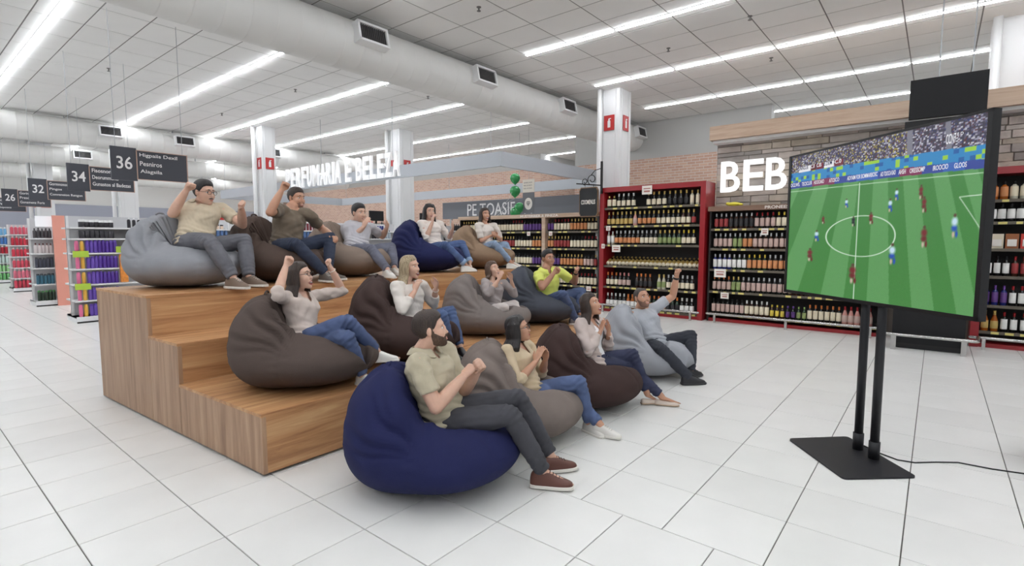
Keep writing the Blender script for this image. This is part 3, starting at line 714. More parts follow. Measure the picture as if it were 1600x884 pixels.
for k, (cl, y) in enumerate([((226,214,190),-0.68),((150,90,50),-0.84),((206,60,50),-1.0),((236,226,200),-1.16)]):
    o = MB().box((10.42,y-0.07,1.46),(10.52,y+0.07,1.68)).box((10.415,y-0.05,1.50),(10.42,y+0.05,1.60),1).build('carton', [mat('carton_%d'%k, cl, 0.6), M_CARD])
    tag(o, ['cream','brown','red','pale yellow'][k]+' gift carton on the third shelf of the spirits cabinet', 'carton', 'cartons in the spirits cabinet')
# wine shelving: more bottles than can be singled out, one mesh
wm = MB(); wmats = [glass('dark',(26,26,24)),glass('green',(30,52,32)),paper('cream',(228,216,190)),paper('white',(236,234,230)),paper('red',(166,40,44)),paper('yellow',(224,200,80)),paper('pink',(222,150,150)),foil('red',(150,30,36)),foil('black',(28,28,30)),foil('gold',(206,176,100)),paper('orange',(214,118,56)),paper('purple',(96,60,130)),paper('green',(120,150,70))]
for zi, z in enumerate(CAB_W[5]):
    y = 10.32; cur = (0,2,8); runl = 0
    while y > 6.02:
        if runl <= 0: cur = random.choice([(0,2,7),(0,2,7),(0,3,8),(0,2,8),(0,4,9),(0,6,8),(0,10,9),(1,5,9),(0,11,8),(1,12,9),(0,2,9)]); runl = random.randint(3,7)
        runl -= 1
        if abs(y-7.5) > 0.09: wm.lathe(PROF['wine'], 8, (10.53,y,z), mis=[cur[m_] for m_ in MIS])
        y -= 0.094
tag(wm.build('wine_bottles', wmats, None, True), 'rows of wine bottles with pale labels on the long wine shelving', 'wine bottles', kind='stuff')
# price cards hanging at shelf edges
for x, y, z, w_, h_, lb_ in [(10.22,4.72,2.62,0.22,0.18,'cream card with a crest at the top of the red cabinet'),(10.24,5.42,1.40,0.20,0.15,'white price card under the third shelf of the red cabinet'),(10.24,5.62,1.84,0.10,0.10,'small white price card at the left of the second red shelf'),
                              (10.24,5.74,1.45,0.08,0.10,'small white price card at the left edge of the third red shelf'),(10.31,3.22,0.95,0.22,0.16,'white price card under the third beer shelf'),(10.31,3.12,0.52,0.15,0.12,'white price card under the fourth beer shelf'),(10.31,2.45,1.74,0.12,0.12,'white price card under the top beer shelf'),(10.41,6.2,0.46,0.12,0.11,'white price card on the wine shelving beside the red cabinet'),
                              (10.41,7.28,1.74,0.10,0.10,'white price card right of the wooden wine post'),(10.41,7.95,1.74,0.10,0.10,'white price card left of the wooden wine post')]:
    o = MB().box((x-0.004,y-w_/2,z-h_/2),(x,y+w_/2,z+h_/2)).box((x-0.005,y-w_*0.35,z+h_*0.1),(x-0.004,y+w_*0.35,z+h_*0.22),1).box((x-0.005,y-w_*0.3,z-h_*0.25),(x-0.004,y+w_*0.3,z-h_*0.05),1).build('price_card', [M_CARD, mat('card_print', (176,120,110), 0.6)])
    tag(o, lb_, 'price card', 'price cards')
# yellow toy pack on the beer header
o = MB().ellipsoid((10.45,3.05,2.27),(0.06,0.13,0.04)).ellipsoid((10.45,3.16,2.28),(0.05,0.04,0.03)).ellipsoid((10.45,2.93,2.26),(0.04,0.05,0.025)).build('yellow_package', mat('yellow_pack', (226,212,70), 0.5), None, True)
tag(o, 'yellow package lying on the header of the beer shelving', 'package')
# bracket sign
bs = thing('bracket_sign', 'black hanging sign with gold edge on a scrolled iron bracket', 'sign', (10.2,5.95,2.15))
M_IRON = mat('iron', (36,34,34), 0.5, 0.4)
MB().box((10.18,5.76,2.60),(10.22,5.80,3.30)).build('bracket_post', M_IRON, bs)
MB().tube([(10.2,5.78,2.78),(10.2,6.42,2.86)], 0.014, 8).build('bracket_arm', M_IRON, bs, True)
sc = MB()
for c0, r0 in ((6.02,0.11),(6.2,0.07)):
    sc.tube([(10.2, c0+r0*(1-t*0.10)*math.cos(t), 2.83+r0*0.9+r0*(1-t*0.10)*math.sin(t)) for t in np.linspace(-1.6,6,22)], 0.009, 6)
sc.tube([(10.2,5.8,3.15),(10.2,5.95,3.12),(10.2,6.05,3.02)], 0.009, 6)
sc.build('bracket_scroll', M_IRON, bs, True)
oc = [(-.24,-.26),(-.2,-.33),(.2,-.33),(.24,-.26),(.24,.26),(.2,.33),(-.2,.33),(-.24,.26)]
def plate(mb, x0, x1, s_):
    P = [(x, 6.09+s_*p, 2.43+s_*q) for x in (x0,x1) for p, q in oc]
    mb.add(P, [tuple(range(7,-1,-1)), tuple(range(8,16))] + [(i,(i+1)%8,8+(i+1)%8,8+i) for i in range(8)]); return mb
pb_ = plate(MB(), 10.17, 10.21, 1.0).build('board_edge', mat('gold_brown', (128,100,74), 0.5), bs)
plate(MB(), 10.162, 10.17, 0.93).build('board', M_BLK, pb_)
link('lettering', text_mesh('COOMENLIS', (10.158,6.27,2.38), (0,-1,0), (0,0,1), 0.36, 0.10, 0.003, M_CARD, bold=0.02), bs)
for y in (5.98,6.2): MB().tube([(10.2,y,2.75),(10.2,y,2.82)], 0.006, 6).build('hook', M_IRON, bs)
# balloons and hanging poster
M_GRN = mat('balloon_green', (54,150,84), 0.25, coat=0.3)
for k, (x,y,z,r,lb_) in enumerate([(12,9.67,3.37,0.15,'topmost green balloon of the string'),(12,9.67,3.00,0.16,'second green balloon of the string'),(12,9.5,2.52,0.15,'dark green balloon low on the string'),(11.95,9.62,2.38,0.16,'lowest green balloon of the string')]):
    t = thing('balloon', lb_, 'balloon', (x,y,z), 'green balloons')
    MB().lathe([(0.004,-1.28*r),(0.03,-1.2*r),(0.012,-1.14*r),(0.35*r,-0.95*r),(0.72*r,-0.6*r),(0.95*r,-0.15*r),(r,0.15*r),(0.9*r,0.55*r),(0.6*r,0.87*r),(0.25*r,1.0*r),(0.02*r,1.03*r)], 18, (x,y,z)).build('skin', M_GRN, t, True)
    MB().tube([(x,y,z-1.25*r),(x-0.3,y,2.6+0.2*(z-2.6)),(10.85,y,2.10)], 0.003, 5).build('string', M_WHITE, t)
hp = thing('hanging_poster', 'grey hanging poster with a round white emblem beside the balloons', 'poster', (12,9.17,2.4))
MB().box((11.99,8.96,2.95),(12.0,9.38,3.31)).build('upper_sheet', mat('poster_beige', (214,208,196), 0.7), hp)
q_ = MB().box((11.99,8.96,2.35),(12.0,9.38,2.94)).build('lower_sheet', mat('poster_grey', (104,106,110), 0.6), hp)
MB().rings([[(xx, 9.17+0.14*math.cos(a_), 2.62+0.17*math.sin(a_)) for a_ in np.linspace(0,2*math.pi,24,endpoint=False)] for xx in (11.99,11.984)]).build('emblem', M_CARD, q_)
link('lettering', text_mesh('q', (11.982,9.235,2.56), (0,-1,0), (0,0,1), 0.06, 0.13, 0.002, M_BLK), q_); link('lettering', text_mesh('p', (11.982,9.165,2.56), (0,-1,0), (0,0,1), 0.06, 0.13, 0.002, M_BLK), q_)
for k in range(3): link('lettering', text_mesh(['SEMPRE BOM','PRECOS FINOS','NA HORA'][k], (11.988,9.34,3.20-0.08*k), (0,-1,0), (0,0,1), 0.3, 0.04, 0.002, mat('print_grey',(120,116,112),0.7)), hp)
MB().tube([(12,9.17,3.31),(12,9.17,CEIL)], 0.004, 5).build('string', M_GREY, hp)
# grey bakery header panel on the far side
gp = thing('header_panel', 'dark grey header panel with thin white lettering behind the wine shelving', 'sign', (13.6,11.5,2.3))
MB().box((13.55,7.6,2.35),(13.65,14.4,2.95)).build('panel', mat('panel_grey', (112,114,120), 0.6), gp)
for yy in (8.0,14.0): MB().box((13.57,yy-0.04,0),(13.63,yy+0.04,2.36)).build('post', M_GREY, gp)
link('lettering', text_mesh('PE TOASIF . A', (13.54,13.1,2.43), (0,-1,0), (0,0,1), 2.9, 0.42, 0.01, M_STXT), gp)
# red and orange counter far behind
rc = thing('promotion_stand', 'red and orange promotion stand far behind the seated men', 'stand', (7.0,17.6,0))
MB().box((6.6,17.4,1.95),(8.0,18.2,2.3)).build('red_top', mat('promo_red', (196,52,42), 0.5), rc)
MB().box((6.9,17.3,1.75),(8.0,17.4,1.98)).build('orange_panel', mat('promo_orange', (214,116,70), 0.5), rc)
MB().box((6.7,17.5,0),(7.9,18.1,1.95)).build('body', M_WHITE, rc)

# ================================================================ cosmetics gondolas
M_GW = mat('gondola_white', (232,232,232), 0.45); M_GREYB = mat('gondola_back', (206,206,208), 0.6)
def gondola(label, x0, x1, yf, dep, zt, zs, cat_group):
    t = thing('shelf_gondola', label, 'shelving', (x0,yf,0), cat_group)
    MB().box((x0,yf+dep*0.5-0.02,0.1),(x1,yf+dep*0.5+0.02,zt)).build('back_panel', M_GREYB, t)
    MB().box((x0,yf,0.0),(x1,yf+dep,0.12)).build('base', M_GW, t)
    MB().box((x0,yf-0.004,0.0),(x1,yf,0.03)).build('kick_strip', M_BLK, t)
    for x in (x0+0.02, x1-0.02): MB().box((x-0.02,yf+dep*0.5-0.04,0.1),(x+0.02,yf+dep*0.5+0.04,zt)).build('upright', M_GW, t)
    for z in zs:
        MB().box((x0,yf+0.03,z-0.03),(x1,yf+dep-0.03,z)).build('shelf', M_GW, t)
    return t
PB = {}
def product(shape, c, capc):
    k = (shape, c, capc)
    if k not in PB:
        pr = {'bottle': ([(0.026,0),(0.030,0.005),(0.030,0.14),(0.024,0.158),(0.012,0.166),(0.012,0.20),(0.011,0.205)], [0,0,0,0,1,1]),
              'can': ([(0.026,0),(0.029,0.004),(0.029,0.175),(0.026,0.18),(0.024,0.205),(0.018,0.215)], [0,0,0,1,1]),
              'jar': ([(0.034,0),(0.036,0.004),(0.036,0.07),(0.034,0.072),(0.034,0.10),(0.030,0.104)], [0,0,0,1,1])}[shape]
        PB[k] = MB().lathe(pr[0], 10, mis=pr[1]).mesh('product', [mat('prod_%d_%d_%d'%c, c, 0.4), mat('prod_%d_%d_%d'%capc, capc, 0.4)], True)
    return PB[k]
def prow(x0, x1, y, z, pitch, spec, label, group, nm='cosmetic_bottle', sc=1.0):
    x = x0+pitch/2; i = 0
    while x < x1:
        sp = spec[i*len(spec)//max(1,int((x1-x0)/pitch)+1)] if isinstance(spec, list) else spec
        i += 1
        o = link(nm, product(*sp)); o.location = (x, y+random.uniform(-0.008,0.008), z); o.scale = (sc,sc,sc*random.uniform(0.96,1.04))
        tag(o, label, 'bottle' if sp[0] != 'jar' else 'jar', group)
        x += pitch
PU, PU2, PK, YE, BKc, TE, WHT, NV = (84,50,150),(104,74,172),(220,110,150),(226,176,70),(40,38,44),(34,92,84),(232,232,232),(52,62,128)
zs1 = [1.83,1.62,1.34,1.04,0.74,0.43,0.12]
gondola('white gondola of purple hair products beside the platform', 2.36, 10.2, 12.6, 0.8, 2.05, zs1, 'cosmetics gondolas')
nm_ = ['top','second','third','fourth','fifth','sixth','bottom']
for k, z in enumerate(zs1):
    if k == 0: prow(2.5,3.0,12.68,z,0.075,('jar',BKc,WHT),'black jar on the top shelf of the purple gondola','top shelf jars',sc=1.4)
    elif k == 1: prow(2.5,3.0,12.68,z,0.075,('jar',BKc,BKc),'black jar on the second shelf of the purple gondola','second shelf jars',sc=1.4)
    else:
        prow(2.40,2.48,12.66,z,0.075,('can',PK,PK),'pink can at the end of the %s shelf of the purple gondola'%nm_[k],'pink cans of the purple gondola',sc=1.1)
        prow(2.48,2.56,12.66,z,0.075,('can',YE,YE),'yellow can beside the purple ones on the %s shelf'%nm_[k],'yellow cans of the purple gondola',sc=1.1)
        prow(2.57,3.05,12.66,z,0.062,[('can',PU2,PU),('can',PU,PU),('can',PU,PU2)],'purple can on the %s shelf of the near gondola'%nm_[k],'purple cans of the gondola',sc=1.1)
tag_m = mat('tag_green', (178,208,70), 0.6)
for k, (x, z) in enumerate([(2.36,1.32),(2.36,0.70),(3.03,1.40)]):
    o = MB().box((x,12.58,z-0.06),(x+(0.24 if x < 3 else 0.10),12.585,z+0.06)).build('shelf_talker', tag_m)
    tag(o, ['lime green price strip high on the purple gondola','lime green price strip low on the purple gondola','round lime green tag right of the purple cans'][k], 'price tag', 'lime green tags')
o = MB().box((3.08,12.55,0.75),(3.20,12.62,1.30)).build('snack_strip', mat('snack_orange', (224,140,60), 0.5, var=0.2, vscale=20)); tag(o, 'orange hanging strip of sachets right of the purple cans', 'sachet strip')
mix = [('bottle',WHT,NV),('jar',(200,60,70),WHT),('bottle',NV,WHT),('jar',WHT,WHT),('bottle',(190,200,210),BKc),('can',(120,40,50),WHT),('bottle',BKc,WHT),('jar',(226,200,180),BKc),('bottle',(90,120,170),WHT)]
for k, z in enumerate(zs1[:3]):
    x = 3.25
    while x < (9.6 if k < 2 else 5.2):
        sp = random.choice(mix); n = random.randint(3,6)
        cl = {WHT:'white',NV:'navy',(200,60,70):'red',(190,200,210):'pale grey',(120,40,50):'maroon',BKc:'black',(226,200,180):'beige',(90,120,170):'blue'}[sp[1]]
        prow(x, x+n*0.085-0.01, 12.68, z, 0.085, sp, '%s %s on the %s shelf of the long white gondola'%(cl, 'jar' if sp[0]=='jar' else 'bottle', nm_[k]), '%s products on the long gondola'%cl, sc=1.15 if k else 1.0)
        x += n*0.085+0.08
# gondola with coral end panel
zs2 = [1.63,1.27,0.92,0.53,0.13]
g2 = gondola('white gondola with a coral end panel', 2.36, 8.0, 16.5, 0.8, 2.1, zs2, 'cosmetics gondolas')
MB().box((2.74,16.40,0.0),(3.08,16.46,2.17)).build('coral_panel', mat('coral', (234,160,142), 0.5), g2)
MB().box((2.45,16.5,1.90),(2.76,16.54,2.15)).build('light_box', mat('light_box', (240,240,244), 0.4, emit=0.3), g2)
for k, z in enumerate(zs2):
    sp = [('bottle',(70,66,70),BKc),('bottle',(210,200,200),(90,40,40)),('can',(64,66,80),BKc),('can',(52,100,120),BKc),('can',(36,56,40),(60,120,60))][k]
    prow(2.40,2.74,16.58,z,0.068,sp,['dark','pale','slate','teal','dark green'][k]+' bottle on the gondola with the coral panel','bottles beside the coral panel',sc=1.15)
zs3 = [1.75,1.42,1.08,0.74,0.42,0.12]
gondola('white gondola of red and pink products behind the coral one', 2.6, 7.0, 21.6, 0.8, 2.05, zs3, 'cosmetics gondolas')
for k, z in enumerate(zs3): prow(2.63,3.2,21.68,z,0.09,('bottle',[(214,90,110),(190,40,60),(200,50,70),(206,70,90),(214,110,130),(196,60,80)][k],(240,200,200)),['pink','crimson','red','rose','pale pink','dark rose'][k]+' bottle on the gondola behind the coral panel','red and pink bottles',sc=1.35)
gondola('farthest white gondola with blue and green products', 2.6, 7.0, 26.4, 0.8, 2.05, zs3, 'cosmetics gondolas')
for k, z in enumerate(zs3): prow(2.63,3.5,26.48,z,0.10,('bottle',[(120,180,220),(80,130,200),(190,40,60),(200,220,214),(150,206,140),(120,190,120)][k],(240,240,240)),['light blue','blue','red','white','pale green','green'][k]+' bottle on the farthest gondola','blue and green bottles',sc=1.45)

zs5 = [1.95,1.55,1.1]
gondola('long white perfume counter behind the long-haired woman', 10.6, 16.2, 15.2, 0.8, 2.15, zs5, 'cosmetics gondolas')
pm = MB()
for k, z in enumerate(zs5[:2]):
    x = 10.7
    while x < 16.0:
        n = random.randint(2,5); c_ = random.randint(0,3)
        for q in range(n): pm.lathe([(0.036,0),(0.042,0.006),(0.042,0.19),(0.034,0.22),(0.017,0.23),(0.017,0.28)], 8, (x+q*0.11,15.28,z), mi=c_)
        x += n*0.11+0.3
tag(pm.build('perfume_bottles', [mat('prod_%d_%d_%d'%c, c, 0.4) for c in (WHT,BKc,NV,(200,60,70))], None, True), 'rows of tiny perfume bottles on the long counter behind the spectators', 'perfume bottles', kind='stuff')
for k, (x, lb_) in enumerate([(11.3,'black desktop screen at the left of the perfume counter'),(13.6,'black desktop screen in the middle of the perfume counter')]):
    t = thing('desktop_screen', lb_, 'screen', (x,15.4,2.15), 'screens on the perfume counter')
    MB().box((x-0.3,15.38,2.25),(x+0.3,15.42,2.6)).build('panel', M_BLK, t); MB().box((x-0.03,15.4,2.15),(x+0.03,15.44,2.3)).build('neck', M_BLK, t); MB().box((x-0.12,15.3,2.15),(x+0.12,15.5,2.165)).build('base', M_BLK, t)

# ================================================================ bean bags
def sdE(p, c, r):
    q = p-np.array(c); r = np.array(r)
    k0 = np.linalg.norm(q/r, axis=-1); k1 = np.linalg.norm(q/(r*r), axis=-1)+1e-9
    return k0*(k0-1)/k1
def smin(a, b, k): h = np.clip(0.5+0.5*(b-a)/k, 0, 1); return b*(1-h)+a*h-k*h*(1-h)
def smax(a, b, k): return -smin(-a, -b, k)
def sphere_dirs(nu, nv):
    az = np.linspace(0, 2*math.pi, nu, endpoint=False); ev = np.linspace(-math.pi/2, math.pi/2, nv)
    A, E_ = np.meshgrid(az, ev)
    return np.stack([np.cos(E_)*np.cos(A), np.cos(E_)*np.sin(A), np.sin(E_)], -1)
def star(f, c, D, rmax):
    lo = np.zeros(D.shape[:2]); hi = np.full(D.shape[:2], rmax); c = np.array(c)
    for _ in range(26):
        md = (lo+hi)/2; ins = f(c+D*md[...,None]) < 0
        lo = np.where(ins, md, lo); hi = np.where(ins, hi, md)
    return (lo+hi)/2
def grid_faces(nv, nu):
    i = np.arange(nv*nu).reshape(nv, nu); a = i[:-1]; b = i[1:]
    return np.stack([a, np.roll(a,-1,1), np.roll(b,-1,1), b], -1).reshape(-1, 4)
def grid_normals(P):
    du = np.roll(P,-1,1)-np.roll(P,1,1); dv = np.gradient(P, axis=0)
    n = np.cross(du, dv); l = np.linalg.norm(n, axis=-1, keepdims=True); n = n/np.maximum(l,1e-9)
    n[0] = (0,0,-1); n[-1] = (0,0,1); return n
BD = sphere_dirs(168, 104)
def bag_f(p):
    f = smin(sdE(p,(0.03,0,0.25),(0.51,0.53,0.255)), sdE(p,(-0.27,0,0.41),(0.29,0.40,0.41)), 0.20)
    f = smax(f, -sdE(p,(0.06,0,0.66),(0.24,0.22,0.36)), 0.12)
    f = smax(f, -sdE(p,(0.34,0,0.70),(0.32,0.25,0.30)), 0.10)
    return smax(f, 0.004-p[...,2], 0.05)
BC = (0,0,0.17)
bag_r = star(bag_f, BC, BD, 1.2)
def sstep_(a, b, x): t = np.clip((x-a)/(b-a), 0, 1); return t*t*(3-2*t)
def make_bag(name, seed, m, label, loc, yaw, s=1.0, hs=1.0, press=()):
    rg = np.random.default_rng(seed)
    P = np.array(BC)+BD*bag_r[...,None]; N = grid_normals(P)
    x, y, z = P[...,0], P[...,1], P[...,2]
    # folds fanning over the back rest from the seat crease, soft large dents, seams with puckers
    ph = rg.uniform(0, 6); lat = y
    d = 0.010*np.sin(3.1*x+ph)*np.sin(2.7*lat+2*ph)
    # creases fanning out from behind the sitter over the back rest and down its flanks
    fx0, fz0 = -0.02, 0.34
    ang = np.degrees(np.arctan2(z-fz0, -(x-fx0))); rad = np.hypot(z-fz0, x-fx0)
    wav = 5*np.sin(9*np.abs(lat)+ph)+4*np.sin(17*rad+2*ph)
    for a0, dep, r0, lt in ((74,0.034,0.30,0.30),(50,0.044,0.30,0.34),(29,0.040,0.27,0.42),(9,0.030,0.27,0.46),(-10,0.018,0.25,0.48)):
        a1 = a0+rg.uniform(-7,7); wd = rg.uniform(3.2,5.0)
        da = ang-a1+wav-38*np.abs(lat)
        w = np.exp(-((rad-r0)/0.20)**2)*sstep_(lt+0.12, lt-0.06, np.abs(lat))
        d += dep*w*(-np.exp(-(da/wd)**2)+0.55*np.exp(-((da-2.6*wd)/(1.6*wd))**2))
    # small drag wrinkles on the flanks beside the seat
    fold2 = np.sin(26*(x*0.6+z)+7*lat+ph)*np.exp(-((np.abs(lat)-0.34)/0.12)**2)*np.exp(-((z-0.38)/0.10)**2)*np.exp(-((x-0.10)/0.25)**2)
    d += 0.006*fold2
    az = np.arctan2(y, x)
    for k in range(6):
        a0 = k*math.pi/3+0.35+rg.uniform(-0.1,0.1)
        dl = np.abs(np.angle(np.exp(1j*(az-a0))))*np.hypot(x,y)
        d -= 0.006*np.exp(-(dl/0.010)**2)*(z > 0.02)
        d += 0.0035*np.exp(-(dl/0.045)**2)*np.sin(z*95+k)*np.exp(-((z-0.27)/0.13)**2)
    # gathered top of the back rest
    top = np.exp(-(((x+0.30)/0.12)**2+(y/0.12)**2))*(z > 0.6)
    d += top*(0.012*np.sin(8*np.arctan2(y, x+0.30)+ph)+0.006)
    d *= np.clip(z/0.05, 0, 1)
    P = P+N*d[...,None]
    P[...,2] = np.maximum(P[...,2], 0.0)
    P = P*np.array([s, s, s*hs])
    c, sn = math.cos(yaw), math.sin(yaw)
    Q = np.stack([P[...,0]*c-P[...,1]*sn+loc[0], P[...,0]*sn+P[...,1]*c+loc[1], P[...,2]+loc[2]], -1)
    # the filling gives way under the sitter: lower the cover below thighs, seat and shins
    Z0 = Q[...,2].copy()
    for A_, B_, r0, r1 in press:
        ab = B_[:2]-A_[:2]; l2 = ab@ab+1e-9
        t = np.clip(((Q[...,:2]-A_[:2])@ab)/l2, 0, 1); dx = Q[...,:2]-(A_[:2]+t[...,None]*ab); dh = np.linalg.norm(dx, axis=-1)
        rr = (r0+(r1-r0)*t); az_ = A_[2]+(B_[2]-A_[2])*t
        bot = az_-rr*np.sqrt(np.clip(1-(dh/rr)**2, 0, 1))*0.92
        lim = np.where(dh < rr, bot, az_+(dh-rr)*1.6)
        lim = np.where(dh > rr*1.7, 9.0, lim)
        Q[...,2] = np.minimum(Q[...,2], np.maximum(lim, loc[2]+0.005))
    dz = Q[...,2]-Z0
    for _ in range(3):
        dz2 = dz.copy(); dz2[1:-1] = (dz[:-2]+2*dz[1:-1]+dz[2:])/4; dz2 = (np.roll(dz2,1,1)+2*dz2+np.roll(dz2,-1,1))/4; dz = np.minimum(dz, dz2)
    Q[...,2] = np.maximum(Z0+dz, loc[2])
    o = thing('bean_bag', label, 'bean bag', loc, 'bean bag seats')
    body = link('cover', np_mesh('cover', Q.reshape(-1,3), grid_faces(*BD.shape[:2]), m), o)
    # carrying loop at the gathered top
    i = np.argmax(np.where((np.abs(y) < 0.1), z, -1)); tp = Q.reshape(-1,3)[i]
    fx = np.array([c, sn, 0]); fy = np.array([-sn, c, 0])
    MB().tube([tp+fy*0.05*math.cos(t)+np.array([0,0,0.018*math.sin(t)-0.004])-fx*0.02 for t in np.linspace(0, math.pi, 9)], 0.009, 6).build('carry_loop', m, o, True)
    return o
def fabric(n, c, r=0.85): return mat('fabric_'+n, c, r, bump=0.25, bscale=260, var=0.05, vscale=9, spec=0.25)
BAGM = {'navy': fabric('navy',(32,36,76)), 'taupe': fabric('taupe',(120,109,103)), 'brown': fabric('brown',(64,48,46)), 'lgrey': fabric('lgrey',(158,160,166)), 'dtaupe': fabric('dtaupe',(84,72,67)),
        'dbrown': fabric('dbrown',(68,53,50)), 'mtaupe': fabric('mtaupe',(124,115,111)), 'char': fabric('char',(74,77,86)), 'grey': fabric('grey',(148,149,154)), 'cbrown': fabric('cbrown',(82,67,60)), 'tan': fabric('tan',(134,118,106)), 'navy2': fabric('navy2',(34,39,80)), 'sand': fabric('sand',(146,122,100))}
